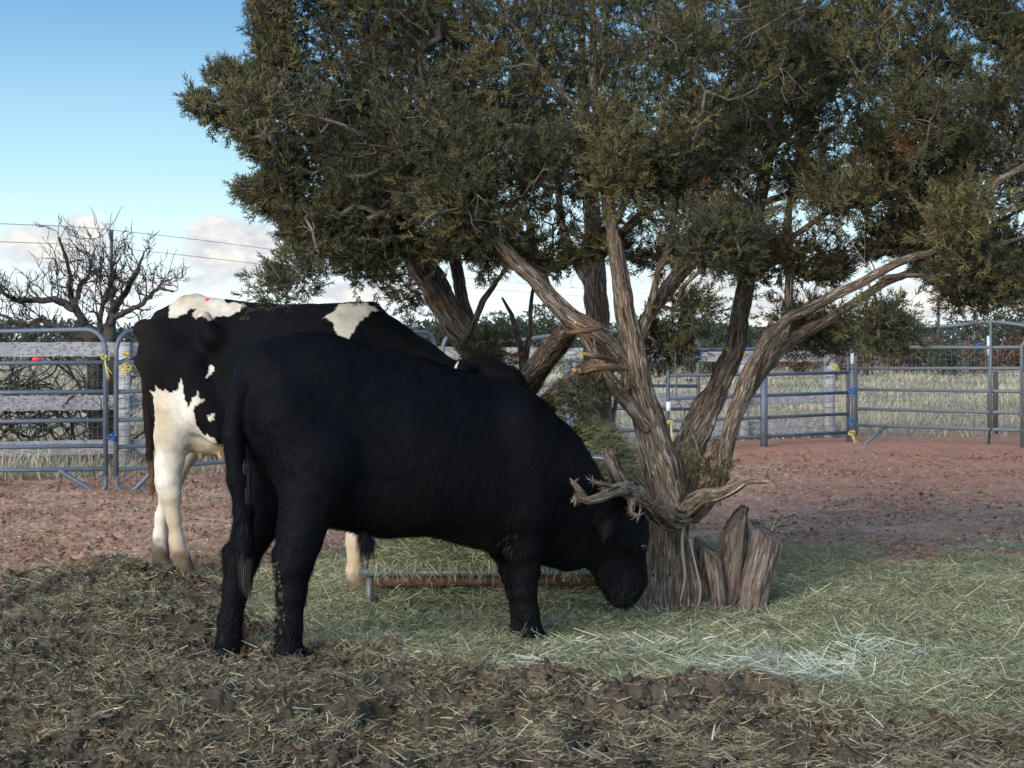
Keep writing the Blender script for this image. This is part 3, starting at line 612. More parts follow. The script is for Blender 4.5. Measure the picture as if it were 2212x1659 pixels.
# ------------------------------------------------------------------ junipers
def bark_flute(seed, amp=.16):
    def f(th, L, r):
        a = fbm(np.cos(th)*1.6+L*.5, np.sin(th)*1.6, L*1.1+seed, o=3, s=seed)
        bb = 1-np.abs(fbm(np.cos(th)*4.5, np.sin(th)*4.5, L*1.8+seed, o=2, s=seed+5))*4
        cc_ = 1-np.abs(fbm(np.cos(th)*11, np.sin(th)*11, L*3.5+seed, o=2, s=seed+6))*4
        return 1+amp*a*1.5+amp*.62*bb+amp*.34*cc_
    return f
def limb(mb, pts, seed, sides=36, step=.02, amp=.16, slim=.86, ):
    sides = int(sides*1.8); step = step*.8
    """pts = (px, py, Y, half width px)"""
    sh = lambda c: max(0, (520-c))/400*.55
    w = np.array([[*P(a, c, Y+sh(c)), r*(Y+sh(c))/F] for a, c, Y, r in pts]); L = np.linalg.norm(np.diff(w[:, :3], axis=0), axis=1).sum()
    w[:, 3] *= slim; n = max(int(L/step), 6); s = spline(w, n); wob = np.linspace(0, L, n)
    s[:, :3] += np.stack([fbm(wob*4, wob*0+seed, o=3, s=seed+k) for k in range(3)], 1)*(.016*np.minimum(1, wob/.15))[:, None]
    rr = np.maximum(s[:, 3], .003)*(1+.14*fbm(wob*5, wob*0+seed, o=3, s=seed+9))
    mb.tube(s[:, :3], rr, sides, (1, 1, 1), bark_flute(seed, amp))
    return s[:, :3], rr
T1, T2, T3 = 'front', 'left', 'back'
LIMBS = {T1: [
 ('trunk', [(1452,1345,9.25,62),(1450,1290,9.25,56),(1446,1230,9.25,51),(1444,1170,9.25,50),(1448,1110,9.25,54),(1452,1075,9.25,60)], 48, .22),
 ('stem', [(1450,1120,9.25,34),(1442,1060,9.2,46),(1424,1000,9.18,46),(1402,930,9.15,44),(1382,850,9.12,42),(1366,770,9.1,34),(1356,690,9.1,27),(1346,620,9.1,24),(1332,550,9.08,21),(1322,480,9.05,19),(1305,380,9.0,17),(1296,280,8.98,14),(1280,160,8.95,11),(1275,20,8.9,8),(1262,-160,8.9,5)], 40, .18),
 ('stem', [(1470,1120,9.3,34),(1472,1060,9.35,42),(1486,980,9.45,43),(1512,910,9.55,40),(1545,850,9.65,33),(1575,780,9.7,29),(1598,700,9.75,26),(1612,620,9.8,24),(1622,540,9.8,22),(1640,440,9.8,19),(1662,330,9.8,15),(1690,200,9.75,12),(1705,60,9.7,8),(1712,-150,9.7,5)], 40, .2),
 ('stem', [(1490,1115,9.3,30),(1525,1085,9.25,25),(1556,1040,9.2,22),(1570,980,9.15,24),(1582,920,9.1,25),(1604,860,9.08,25),(1622,810,9.05,25),(1640,770,9.02,17),(1664,725,9.0,16),(1700,692,8.97,16),(1750,668,8.93,16),(1800,640,8.9,16),(1860,610,8.85,15),(1905,583,8.8,13),(1960,557,8.75,11),(2015,540,8.7,10),(2050,500,8.66,11),(2085,452,8.62,11),(2140,405,8.55,10),(2210,360,8.5,8),(2330,290,8.4,5)], 32, .16),
 ('limb', [(1606,860,9.12,20),(1640,800,9.2,25),(1680,755,9.25,25),(1730,722,9.3,21),(1790,690,9.33,16),(1840,655,9.36,13),(1900,620,9.38,12),(1960,592,9.4,11),(2030,552,9.4,9),(2110,500,9.4,7),(2230,440,9.4,4)], 28, .16),
 ('limb', [(1660,770,9.2,18),(1692,720,9.25,18),(1703,660,9.3,14),(1706,590,9.35,13),(1700,520,9.4,12),(1712,420,9.4,10),(1740,300,9.4,8),(1780,160,9.4,6),(1800,0,9.4,4)], 20, .12),
 ('limb', [(1385,850,9.15,20),(1350,790,9.1,24),(1318,745,9.05,25),(1284,716,9.0,27),(1240,690,8.97,28),(1196,650,8.95,25),(1150,600,8.92,22),(1110,562,8.9,21),(1070,515,8.9,19),(1035,455,8.9,17),(1000,390,8.88,15),(960,310,8.86,12),(925,210,8.84,9),(900,90,8.8,6)], 32, .16),
 ('limb', [(1400,930,9.1,18),(1368,890,9.05,19),(1335,850,9.02,18),(1305,805,9.0,16),(1278,760,8.98,13),(1256,722,8.97,12),(1240,700,8.96,10)], 24, .2),
 ('limb', [(1372,760,9.12,18),(1396,700,9.2,19),(1422,650,9.25,18),(1452,605,9.3,16),(1482,562,9.32,14),(1512,500,9.35,13),(1545,430,9.36,11),(1570,340,9.4,9),(1600,220,9.4,7),(1640,100,9.4,5)], 26, .14),
 ('limb', [(1398,705,9.2,12),(1404,650,9.18,12),(1420,590,9.15,11),(1442,540,9.1,9),(1455,470,9.1,8),(1475,380,9.1,7),(1500,260,9.1,5)], 18, .12),
 ('limb', [(1322,490,9.05,12),(1360,420,9.0,11),(1395,340,8.95,9),(1430,240,8.9,7),(1450,120,8.9,5)], 16, .1),
 ('limb', [(1640,440,9.8,12),(1580,380,9.6,9),(1530,320,9.5,8),(1490,200,9.4,6)], 16, .1),
 ('limb', [(1700,520,9.4,9),(1790,455,9.2,9),(1860,425,9.1,8),(1930,400,9.0,7),(1985,350,8.9,5),(2020,300,8.9,3)], 16, .1),
 ('limb', [(2020,560,8.9,9),(2085,545,8.85,8),(2150,530,8.8,7),(2240,500,8.75,4)], 16, .1),
 ('limb', [(1905,600,9.0,8),(1965,595,8.9,7),(2010,600,8.85,6),(2050,640,8.8,5)], 14, .1),
 ('limb', [(2085,455,8.62,8),(2150,380,8.7,7),(2200,280,8.8,6),(2240,150,8.9,4)], 14, .1),
 ('limb', [(1662,330,9.8,9),(1760,240,9.7,8),(1850,130,9.6,7),(1930,0,9.5,5),(1990,-160,9.4,3)], 14, .1),
 ('limb', [(1296,280,8.98,9),(1210,200,8.8,8),(1130,90,8.7,6),(1050,-60,8.6,4)], 14, .1),
 ('limb', [(1000,390,8.88,10),(900,350,8.75,8),(800,300,8.65,7),(700,260,8.6,6),(560,235,8.6,4),(440,222,8.6,2.5)], 14, .1),
 ('limb', [(1712,430,9.6,9),(1820,350,9.9,8),(1950,250,10.1,7),(2080,150,10.2,5)], 14, .1)],
 T2: [
 ('trunk', [(1120,1240,10.6,75),(1118,1150,10.6,62),(1115,1060,10.6,56),(1112,980,10.6,54),(1108,900,10.6,52)], 36, .2),
 ('stem', [(1112,960,10.6,40),(1085,860,10.6,36),(1050,790,10.6,37),(1010,735,10.6,36),(978,690,10.6,34),(948,640,10.6,32),(925,590,10.6,30),(905,540,10.55,25),(880,470,10.5,19),(850,380,10.45,15),(815,280,10.4,12),(760,150,10.4,8),(720,0,10.4,5)], 34, .2),
 ('limb', [(960,665,10.6,18),(920,620,10.5,19),(895,575,10.45,17),(875,530,10.4,14),(862,480,10.3,12),(830,400,10.2,10),(780,310,10.1,8),(700,220,10.0,6),(620,90,9.9,4)], 24, .14),
 ('limb', [(1040,770,10.65,20),(1020,720,10.7,20),(1005,660,10.75,17),(990,600,10.8,15),(978,540,10.8,13),(975,440,10.8,11),(960,300,10.8,8)], 22, .14),
 ('limb', [(1108,930,10.5,30),(1130,850,10.3,31),(1162,800,10.0,29),(1200,750,9.6,27),(1238,704,9.1,25)], 28, .12),
 ('limb', [(1115,980,10.5,24),(1160,900,10.2,25),(1205,855,9.9,26),(1250,820,9.6,25),(1300,792,9.3,22),(1340,775,9.15,14)], 28, .12),
 ('limb', [(1000,745,10.5,7),(1020,700,10.3,8),(1040,655,10.2,8),(1068,615,10.1,6),(1095,580,10.0,4)], 12, .1),
 ('limb', [(1130,850,10.9,14),(1128,780,10.9,9),(1118,730,10.9,7),(1105,680,10.9,5),(1085,640,10.9,3)], 12, .1),
 ('limb', [(1130,800,10.9,8),(1140,745,10.9,7),(1146,700,10.9,6),(1150,650,10.9,5),(1160,590,10.9,3)], 12, .1)],
 T3: [
 ('trunk', [(1290,1010,11.8,46),(1291,960,11.8,40),(1291,900,11.8,34),(1290,820,11.8,31),(1288,720,11.8,29),(1286,630,11.8,27),(1285,540,11.8,24),(1275,430,11.8,19),(1268,300,11.8,14),(1260,150,11.8,9),(1255,-50,11.8,5)], 30, .2),
 ('limb', [(1285,930,11.8,13),(1262,895,11.7,10),(1240,875,11.6,8),(1222,850,11.6,5),(1214,820,11.6,3)], 14, .12),
 ('limb', [(1288,700,11.8,15),(1250,690,11.9,14),(1215,665,12,13),(1185,620,12,12),(1160,560,12,10),(1140,470,12,8),(1120,350,12,6)], 18, .12),
 ('limb', [(1286,640,11.8,13),(1240,560,11.9,12),(1215,480,12,10),(1205,380,12,8),(1190,250,12,6)], 16, .12),
 ('limb', [(1320,950,11.9,8),(1328,880,11.9,6),(1332,820,11.9,4)], 10, .1),
 ('limb', [(1286,560,11.8,13),(1380,470,11.7,11),(1480,400,11.5,9),(1600,300,11.4,7),(1700,150,11.3,5)], 14, .12),
 ('limb', [(1440,640,11.7,11),(1400,690,11.8,13),(1330,770,11.8,17),(1292,850,11.8,20)], 16, .12),
 ('limb', [(1440,640,11.7,11),(1500,560,11.6,10),(1560,480,11.5,9),(1700,420,11.4,8),(1900,380,11.2,7),(2100,330,11.1,5),(2280,260,11,3)], 16, .1)]}
TREES = {T1: thing('juniper_tree', 'big many stemmed juniper with shredding bark and dead snags, growing beside the calf\'s head', 'juniper tree'),
         T2: thing('juniper_tree', 'juniper behind the black calf, thick stem leaning left above the cow\'s head', 'juniper tree'),
         T3: thing('juniper_tree', 'farther juniper with one dark upright trunk seen behind the heaped hay, between the leaning stems', 'juniper tree')}
nodes, nown, nrad = [], [], []
BK = np.array([[.30,.26,.22],[.20,.155,.12],[.12,.085,.06],[.38,.34,.29],[.22,.125,.075]])
def shred(mb, sp, rr, dens=900, cam_lim=None):
    tg = unit(np.gradient(sp, axis=0)); L = np.linalg.norm(np.diff(sp, axis=0), axis=1).sum(); n = int(dens*L*min(1, rr.mean()/.05)+6)
    i = rng.integers(1, len(sp)-1, n); f = rng.random((n, 1)); p = sp[i]*(1-f)+sp[i-1]*f; t = tg[i]*np.where(rng.random((n, 1)) < .5, 1, -1)
    nn = unit(np.cross(t, rng.normal(size=(n, 3)))); t = unit(t+np.cross(t, nn)*rng.normal(0, .10, (n, 1))); ln = rng.uniform(.03, .13, n)*np.clip(rr[i]/.06, .35, 1.2)
    ribbons(mb, p+nn*(rr[i]*rng.uniform(.97, 1.10, n))[:, None], t, nn, ln, rng.uniform(.0025, .0065, n), ln*rng.uniform(-.06, .22, n)**1, BK[rng.integers(0, 5, n)]*rng.uniform(.5, 1.2, (n, 1)), 3, .25)
shr = {}
sd = 200
for tk, lst in LIMBS.items():
    for nm, pts, sides, amp in lst:
        mb = MB(); sd += 13; sp, rr = limb(mb, pts, sd, sides, .02, amp, .69 if (tk == T1 and nm != 'trunk') else .86)
        mb.build(nm, M_bark, TREES[tk])
        m_s = shr.setdefault(tk, MB())
        if rr.max() > .02: shred(m_s, sp, rr)
        for i in range(0, len(sp), 3):
            px_, py_ = scr(sp[i])
            if py_ < 720 and rr[i] < .06: nodes.append(sp[i]); nown.append(tk); nrad.append(rr[i])
M_shred = mat('shredding_bark', (1, 1, 1), .95, None, None, attr=True, spec=.1)
for t in TREES: tag(shr[t].build('shredded_bark', M_shred, TREES[t]), kind='stuff')
# flared roots of the front trunk
mb = MB()
for i, (a, c, dy) in enumerate([(1400,1335,-.05),(1500,1340,-.12),(1440,1350,-.2),(1520,1322,.0),(1475,1350,-.2)]):
    limb(mb, [(1450+(a-1450)*.55,1210,9.25+dy*.2,20),(1450+(a-1450)*.8,1275,9.25+dy*.6,22),(a,c,9.25+dy,18)], 700+i*7, 20, .02, .25)
mb.build('root_flare', M_bark, TREES[T1])
# dead snags at chest height, loose bark strip, sprout in the crotch
SN = [[(1480,1110,9.2,27),(1452,1118,9.05,26),(1420,1100,8.85,24),(1392,1085,8.65,22),(1362,1068,8.45,20),(1335,1058,8.32,16),(1310,1058,8.24,13)],
      [(1395,1085,8.66,16),(1370,1062,8.5,20),(1350,1060,8.38,18),(1330,1064,8.28,16),(1300,1078,8.18,14),(1275,1081,8.12,11),(1252,1075,8.08,9),(1246,1068,8.06,8)],
      [(1266,1080,8.1,8),(1256,1064,8.06,8),(1246,1052,8.04,8),(1236,1043,8.02,7)],
      [(1352,1062,8.38,12),(1320,1052,8.25,9),(1298,1042,8.18,8),(1278,1036,8.12,6)],
      [(1360,1070,8.8,15),(1344,1045,8.75,19),(1332,1016,8.7,20),(1322,995,8.68,21),(1318,985,8.68,17)],
      [(1360,1072,8.44,9),(1365,1092,8.4,11),(1363,1108,8.38,8),(1378,1114,8.38,5)],
      [(1465,1125,9.2,27),(1492,1095,9.1,24),(1520,1075,9.0,19),(1555,1068,8.9,15),(1588,1055,8.82,13),(1615,1045,8.8,9),(1650,1042,8.8,6),(1662,1040,8.8,4)],
      [(1648,1040,8.8,4),(1655,1022,8.8,4),(1662,1002,8.8,3),(1663,994,8.8,2)],
      [(1570,1058,8.85,7),(1580,1042,8.85,6),(1590,1030,8.85,3)],
      [(1376,1090,9.2,10),(1384,1130,9.15,11),(1392,1180,9.12,10),(1398,1240,9.12,7)]]
mb = MB(); sn_s = MB()
for i, pts in enumerate(SN):
    e_ = pts[-1]; pts = pts[:-1]+[(e_[0], e_[1], e_[2], e_[3]*.8), (e_[0]+rng.normal(0, 3), e_[1]-3, e_[2], 1.5)]; sp, rr = limb(mb, pts, 800+i*11, 30, .010, .46, .66); shred(sn_s, sp, rr, 2600)
mb.build('dead_snag', mat('grey_dead_juniper_wood', (.17, .125, .095), .95, [(1, (.34, .29, .245), .50, .64, (170, 9, 1)), (1, (.035, .024, .018), .52, .62, (120, 7, 1))], [(1, .9, .008, (70, 6, 1))], spec=.1, uvs=True), TREES[T1])
tag(sn_s.build('splinters', M_shred, TREES[T1]), kind='stuff')
mb = MB(); limb(mb, [(1355,800,8.9,5),(1322,793,8.8,7),(1282,797,8.7,9),(1262,800,8.66,9),(1246,801,8.62,8)], 901, 16, .012, .3); limb(mb, [(1330,778,9,6),(1290,770,8.8,6),(1262,765,8.75,5)], 903, 12, .015, .2); limb(mb, [(1300,708,8.9,5),(1262,716,8.8,8),(1225,718,8.75,3)], 905, 12, .015, .2)
mb.build('broken_branch', mat('stripped_reddish_wood', (.17, .088, .05), .9, [(1, (.30, .19, .12), .5, .62, (150, 8, 1)), (1, (.05, .03, .02), .52, .62, (110, 7, 1))], None, spec=.1, uvs=True), TREES[T1])
for (a, c, Y, r) in ((1244,697,8.84,5),(1241,800,8.60,5)):
    mb = MB(); p0 = P(a, c, Y); mb.tube([p0+np.array([0, .02, 0]), p0, p0+np.array([0, -.006, 0])], [r*Y/F, r*Y/F, r*Y/F*.6], 14); mb.build('cut_face', M_cut, TREES[T1])
mb = MB()
limb(mb, [(1490,1165,9.1,2.4),(1500,1210,9.08,2.6),(1512,1260,9.07,2.4),(1510,1300,9.05,2.2),(1490,1328,9.0,2),(1462,1337,8.98,1.5)], 951, 6, .015, .05)
limb(mb, [(1478,1130,9.1,3),(1474,1180,9.08,3.5),(1478,1240,9.08,3),(1470,1300,9.06,2)], 957, 6, .015, .1)
mb.build('bark_strip', mat('pale_bark_strip', (.26, .22, .18), .9), TREES[T1])

# foliage: clumps joined to the limbs by twigs, each clump many sprays of scale leaves
CROWN = [(560,-60),(548,80),(585,168),(476,145),(456,160),(520,225),(404,208),(412,232),(520,285),(560,335),(600,372),(518,408),(532,432),(612,478),(632,530),(670,545),(720,545),(760,572),(810,590),(850,572),(880,535),(940,560),(1010,535),(1060,600),(1110,548),(1190,600),(1260,560),(1330,540),(1400,590),(1450,560),(1540,575),(1620,590),(1690,560),(1740,610),(1800,600),(1870,560),(1950,540),(2010,600),(2080,635),(2160,650),(2330,660),(2560,560),(2620,300),(2500,60),(2300,-40),(2230,110),(2190,40),(2150,-20),(2120,-260),(1900,-500),(1500,-600),(1000,-560),(700,-380),(540,-200)]
N0 = 16000
cpx, cpy = rng.uniform(390, 2640, N0), rng.uniform(-620, 670, N0); ins = inpoly(CROWN, cpx, cpy); cpx, cpy = cpx[ins], cpy[ins]
ed = polydist(CROWN, cpx, cpy)*9.4/F
half = np.minimum(1.75, .12+ed*1.15)
cY = 9.35+half*rng.uniform(-.75, 1.35, len(cpx))
cc = np.stack([(cpx-CX)*cY/F, cY, CAMZ-(cpy-HZ)*cY/F], 1)
dn = fbm(cc[:, 0]*1.5, cc[:, 1]*1.5, cc[:, 2]*1.5, o=3, s=301, g=.65)
edge = ed < .12
keep = (rng.random(len(cc)) < np.where(edge, .95, smooth(-.22, .16, dn)*.55))
out = (cpy < -60)|(cpx > 2280); keep &= (~out)|(rng.random(len(cc)) < .30)
low_gap = (cpy > 340)&(cpx > 880)&(cpx < 1900)&(ed > .05); keep &= (~low_gap)|(rng.random(len(cc)) < np.interp(cpy, [380, 570], [.62, .06]))
cc = cc[keep]
extra = []
for (a, c, ra, rb, Y, n) in ((600,612,32,12,8.9,7),(650,575,30,25,9.1,8),(690,560,30,18,9.2,7),(888,632,24,24,10.7,10),(790,585,26,18,9.7,7),(1550,515,75,38,8.5,46),(1490,655,45,24,9.3,12),(1420,730,38,26,9.4,15),(1455,745,24,18,9.4,6),(1900,706,50,26,8.6,24),(1740,700,50,30,9.5,18),(1780,730,60,24,9.7,14),(1050,765,28,34,10.4,12),(1245,868,18,20,8.9,6),(1290,835,14,26,8.95,4),(1528,1015,12,24,9.15,5),(2110,600,75,48,8.6,34),(2160,210,70,60,9.0,26),(2090,330,60,60,8.9,20),(2000,160,60,50,9.2,18),(2210,330,50,50,9.0,14),(1560,370,60,50,9.2,16),(1630,290,60,50,9.3,16),(1480,330,50,50,9.3,12),(1740,380,50,40,9.3,12),(1400,380,50,50,9.0,12),(1880,300,60,60,9.2,16),(2060,480,60,60,8.4,22),(2080,660,18,8,8.7,3),(2000,250,80,60,8.5,22),(1480,80,60,30,8.5,14),(980,510,40,26,9.2,9),(1650,560,40,40,9.6,16),(1330,370,45,60,8.6,18),(1010,400,70,60,8.75,26),(960,460,60,50,8.8,18),(1070,470,45,40,8.8,12),(1000,300,80,60,8.75,22),(1180,330,70,60,8.8,16),(560,240,60,40,8.6,14),(1330,300,50,60,8.8,16),(1480,420,50,40,9.1,12),(1800,440,70,50,9.0,16),(1600,470,50,40,9.2,14),(860,450,60,40,9.3,10),(720,470,60,30,9.2,9)):
    n = int(n*1.0); t = rng.normal(0, .5, (n, 2)); yy = Y+rng.normal(0, .10, n); aa, bb_ = a+t[:, 0]*ra, c+t[:, 1]*rb
    extra.append(np.stack([(aa-CX)*yy/F, yy, CAMZ-(bb_-HZ)*yy/F], 1))
cc = np.vstack([cc]+extra)
edc = np.full(len(cc), .5); edc[:keep.sum()] = ed[keep]
print('clumps', len(cc))
NP = [np.array(p) for p in nodes]; OWN = list(nown); PAR = [-1]*len(NP); cap = len(NP)+len(cc)*3
arr = np.full((cap, 3), 1e6); arr[:len(NP)] = np.array(NP); cnt = len(NP)
base_n = cnt
d0 = np.array([np.min(np.sum((arr[:base_n]-c)**2, 1)) for c in cc]); order = np.argsort(d0)
leafnode = []; OWN_a = OWN; PARL = PAR
for i in order:
    c = cc[i]; dd = arr[:cnt]-c; d2 = (dd**2).sum(1)+ np.where(dd[:, 2] > .05, .06, 0)      # branches tend to rise to their tips
    j = int(np.argmin(d2)); a = arr[j]; L = np.linalg.norm(c-a); prev = j
    for t in ((.35, .7, 1.) if L > .16 else (1.,)):
        p = a+(c-a)*t+(rng.normal(0, .05*L, 3) if t < 1 else 0)+np.array([0, 0, -.10*L*math.sin(math.pi*t)])
        arr[cnt] = p; OWN_a.append(OWN_a[j]); PARL.append(prev); prev = cnt; cnt += 1
    leafnode.append((i, cnt-1))
wt_ = np.zeros(cnt)
for i, k in leafnode: wt_[k] += 1
for k in range(cnt-1, base_n-1, -1): wt_[PARL[k]] += wt_[k]
tw = {t: MB() for t in TREES}
for k in range(base_n, cnt):
    a = arr[PARL[k]]; c = arr[k]; r1 = .0017*max(wt_[k], 1)**.46; r0 = .0017*max(wt_[PARL[k]] if PARL[k] >= base_n else wt_[k]*1.2, 1)**.46
    L = np.linalg.norm(c-a); m = max(2, int(L/.05)); t = np.linspace(0, 1, m+1)[:, None]
    pts = a*(1-t)+c*t; pts[1:-1] += rng.normal(0, .06*L/m**.3, (m-1, 3))*.6
    r0 = min(r0, .016); r1 = min(r1, .016)
    tw[OWN_a[k]].tube(pts, np.linspace(r0, r1, m+1), 4 if r0 < .005 else 6, (1, 1, 1), cap=False)
# bare dead twiglets, pale grey, between the clumps
bare = rng.choice(np.arange(base_n, cnt), 3600)
for k in bare:
    a = arr[k]; d = unit(rng.normal(size=3)+np.array([0, 0, -.2])); L = rng.uniform(.06, .22); m = 5
    pts = [a]
    for s_ in range(m): d = unit(d+rng.normal(0, .35, 3)); pts.append(pts[-1]+d*L/m)
    g = rng.uniform(.8, 1.9); tw[OWN_a[k]].tube(np.array(pts), np.linspace(.0022, .0008, m+1), 3, (g, g, g), cap=False)
    if rng.random() < .6:
        d2_ = unit(d+rng.normal(0, .8, 3)); tw[OWN_a[k]].tube(np.array([pts[2], pts[2]+d2_*L*.3, pts[2]+d2_*L*.5+np.array([0, 0, -.01])]), [.0015, .001, .0006], 3, (g, g, g), cap=False)
for t in TREES:
    if tw[t].v: tag(tw[t].build('twigs', M_twig, TREES[t]), kind='stuff')
def spray_template(n, L):
    """one plume of scale leaf branchlets along +z"""
    r_, d_, l_, w_ = [], [], [], []
    for i in range(n):
        t = (i+.5)/n; ph = i*2.4+rng.uniform(-.4, .4); e = np.array([math.cos(ph), math.sin(ph), 0])
        dd = unit(e*rng.uniform(.5, 1.0)+np.array([0, 0, rng.uniform(.5, 1.1)])); r_.append([e[0]*.002, e[1]*.002, t*L*.8]); d_.append(dd); l_.append(L*rng.uniform(.28, .50)*(1.1-.55*t)); w_.append(.0054)
    r_.append([0, 0, 0]); d_.append([0, 0, 1]); l_.append(L); w_.append(.0045)
    r_, d_, l_ = np.array(r_), np.array(d_, float), np.array(l_); m = MB()
    u = unit(np.cross(d_, rng.normal(size=d_.shape)))
    ribbons(m, r_, d_, u, l_, np.array(w_), l_*rng.uniform(-.25, .25, len(l_)), np.ones((len(l_), 3)), 1, .35)
    return m.v[0].astype(float), m.f[0]
TPL = [spray_template(13, .062) for _ in range(6)]
fo = {t: MB() for t in TREES}
own_c = np.empty(len(cc), object); par_d = np.zeros((len(cc), 3))
for i, k in leafnode: own_c[i] = OWN_a[k]; par_d[i] = unit(arr[k]-arr[PARL[k]])
hue = vnoise(cc[:, 0]*2.2, cc[:, 1]*2.2, cc[:, 2]*2.2, s=311)
LP = np.array([[.086,.077,.036],[.066,.063,.035],[.045,.048,.032],[.118,.102,.044]])
brown = rng.random(len(cc)) < .006
for t in TREES:
    ii = np.where(own_c == t)[0]
    if not len(ii): continue
    ns = 23; K = np.repeat(ii, ns); n = len(K)
    off = rng.normal(0, 1, (n, 3))*np.array([.052, .052, .046])*np.clip(.45+edc[K]*4.5, 0, 1.05)[:, None]; cen = cc[K]+off
    ax = unit(par_d[K]*.8+off/.08*.55+np.array([0, 0, .45])+rng.normal(0, .45, (n, 3)))
    ref = unit(rng.normal(size=(n, 3))); A = unit(np.cross(ax, ref)); B = np.cross(ax, A); sc = rng.uniform(.7, 1.35, n)
    h_ = np.clip(hue[K]+rng.normal(0, .16, n), 0, .999); base = LP[(np.clip(h_*1.35-.15, 0, .999)*4).astype(int)]*(.65+.7*rng.random((n, 1)))
    base = np.where(brown[K][:, None]&(rng.random((n, 1)) < .8), np.array([.17, .07, .035])*(.6+.7*rng.random((n, 1))), base)
    pick = rng.integers(0, len(TPL), n)
    for ti, (tv, tf) in enumerate(TPL):
        s_ = pick == ti; m = s_.sum()
        if not m: continue
        V = cen[s_][:, None]+sc[s_][:, None, None]*(tv[None, :, 0:1]*A[s_][:, None]+tv[None, :, 1:2]*B[s_][:, None]+tv[None, :, 2:3]*ax[s_][:, None])
        fo[t].add(V.reshape(-1, 3), (tf[None]+(np.arange(m)*len(tv))[:, None, None]).reshape(-1, 4), np.repeat(base[s_], len(tv), 0))
    if fo[t].v: fo[t].build('crown', M_leaf, TREES[t])

# cut stumps to the right of the trunk
def stump(pts, seed, label, top):
    t_ = thing('cut_stump', label, 'stump', 'cut juniper stumps beside the trunk')
    mb = MB(); w = np.array([[*P(a, c, Y), r*Y/F] for a, c, Y, r in pts]); n = 40; s = spline(w, n)
    mb.tube(s[:, :3], s[:, 3], 48, (1, 1, 1), bark_flute(seed, .30)); 
    o = mb.build('stub', M_stump, t_)
    ms = MB(); shred(ms, s[:26, :3], s[:26, 3], 1100); tag(ms.build('splinters', M_shred, t_), kind='stuff')
    me = o.data; co = np.empty(len(me.vertices)*3, np.float32); me.vertices.foreach_get('co', co); co = co.reshape(-1, 3)
    p0 = P(*top[:3]); nn = unit(np.array(top[3:], float)); dd = (co-p0)@nn                      # slanting saw cut across the top
    co = co-np.where(dd > 0, dd, 0)[:, None]*nn; me.vertices.foreach_set('co', co.ravel()); me.update()
M_stump = mat('weathered_stump_wood', (.15, .115, .095), .95, [(1, (.27, .215, .18), .48, .64, (120, 7, 1)), (1, (.045, .03, .024), .52, .64, (90, 5, 1)), (6, (.11, .075, .06), .5, .7, O1)], [(1, .9, .008, (60, 5, 1))], spec=.1, uvs=True)
stump([(1620,1330,9.2,25),(1629,1270,9.2,27),(1646,1210,9.2,29),(1661,1150,9.2,29),(1671,1110,9.2,29)], 971, 'thick slanting stump leaning to the right, rightmost of the cut stumps', (1655,1150,9.2,.55,-.25,.75))
stump([(1570,1330,9.3,20),(1574,1260,9.3,22),(1583,1190,9.3,23),(1590,1130,9.3,22),(1594,1090,9.3,20)], 975, 'tallest stump, pointed on top, left of the rightmost one', (1588,1122,9.3,-.75,-.35,.65))
stump([(1556,1330,9.2,12),(1552,1280,9.2,15),(1544,1230,9.2,17),(1536,1195,9.2,15),(1530,1170,9.2,11)], 979, 'short narrow stump between the trunk and the tallest stump', (1535,1192,9.2,.3,-.3,.75))
stump([(1500,1330,9.45,22),(1512,1250,9.45,20),(1518,1200,9.45,17),(1516,1160,9.45,14)], 983, 'low ragged stump touching the right side of the trunk', (1516,1172,9.45,.5,-.2,.75))

# ------------------------------------------------------------------ feeder with its hay
fd = thing('hay_feeder', 'low steel hay feeder with grey top tube and rusty side rail, behind the calf\'s belly', 'hay feeder')
def seg(mb, pts, r, sides=10): mb.tube(np.array(pts), r, sides)
XL, XR, YF, YB, ZT = -.745, .54, 9.28, 9.98, .135
for a_, c_, y_ in ((XL-.02, XR-.03, YF), (XL, XR, YB)): mb = MB(); seg(mb, [(a_, y_, ZT), (c_, y_, ZT)], .019, 12); mb.build('top_tube', M_feed, fd)
mb = MB(); mb.box(((XL+XR)/2+.02, YF+.012, ZT-.043), ((XR-XL)/2-.03, .004, .024)); mb.box(((XL+XR)/2+.02, YF+.03, ZT-.066), ((XR-XL)/2-.03, .018, .003)); mb.build('side_rail', M_rust, fd)
mb = MB(); mb.box(((XL+XR)/2, (YF+YB)/2+.02, ZT-.055), ((XR-XL)/2-.02, .30, .004)); mb.build('tray', M_rust, fd)
for x_, y_ in ((XL+.03, YF+.02), (XR-.045, YF+.03), (XR+.02, YF+.10), (XL+.03, YB), (XR, YB)):
    mb = MB(); seg(mb, [(x_, y_, -.10), (x_, y_, ZT-.02)], .019, 10); mb.build('leg', M_feed, fd)
def arc(c, a, b_, r, n=8):
    t = np.linspace(a, b_, n); return [(c[0]+r*math.cos(u), c[1], c[2]+r*math.sin(u)) for u in t]
mb = MB(); seg(mb, [(XL, 9.46, .1)]+arc((XL+.12, 9.46, .58), math.pi, math.pi/2, .12)+arc((XR-.11, 9.46, .58), math.pi/2, 0, .12)+[(XR+.01, 9.46, .1)], .0125, 12); mb.build('hoop', M_chrome, fd)
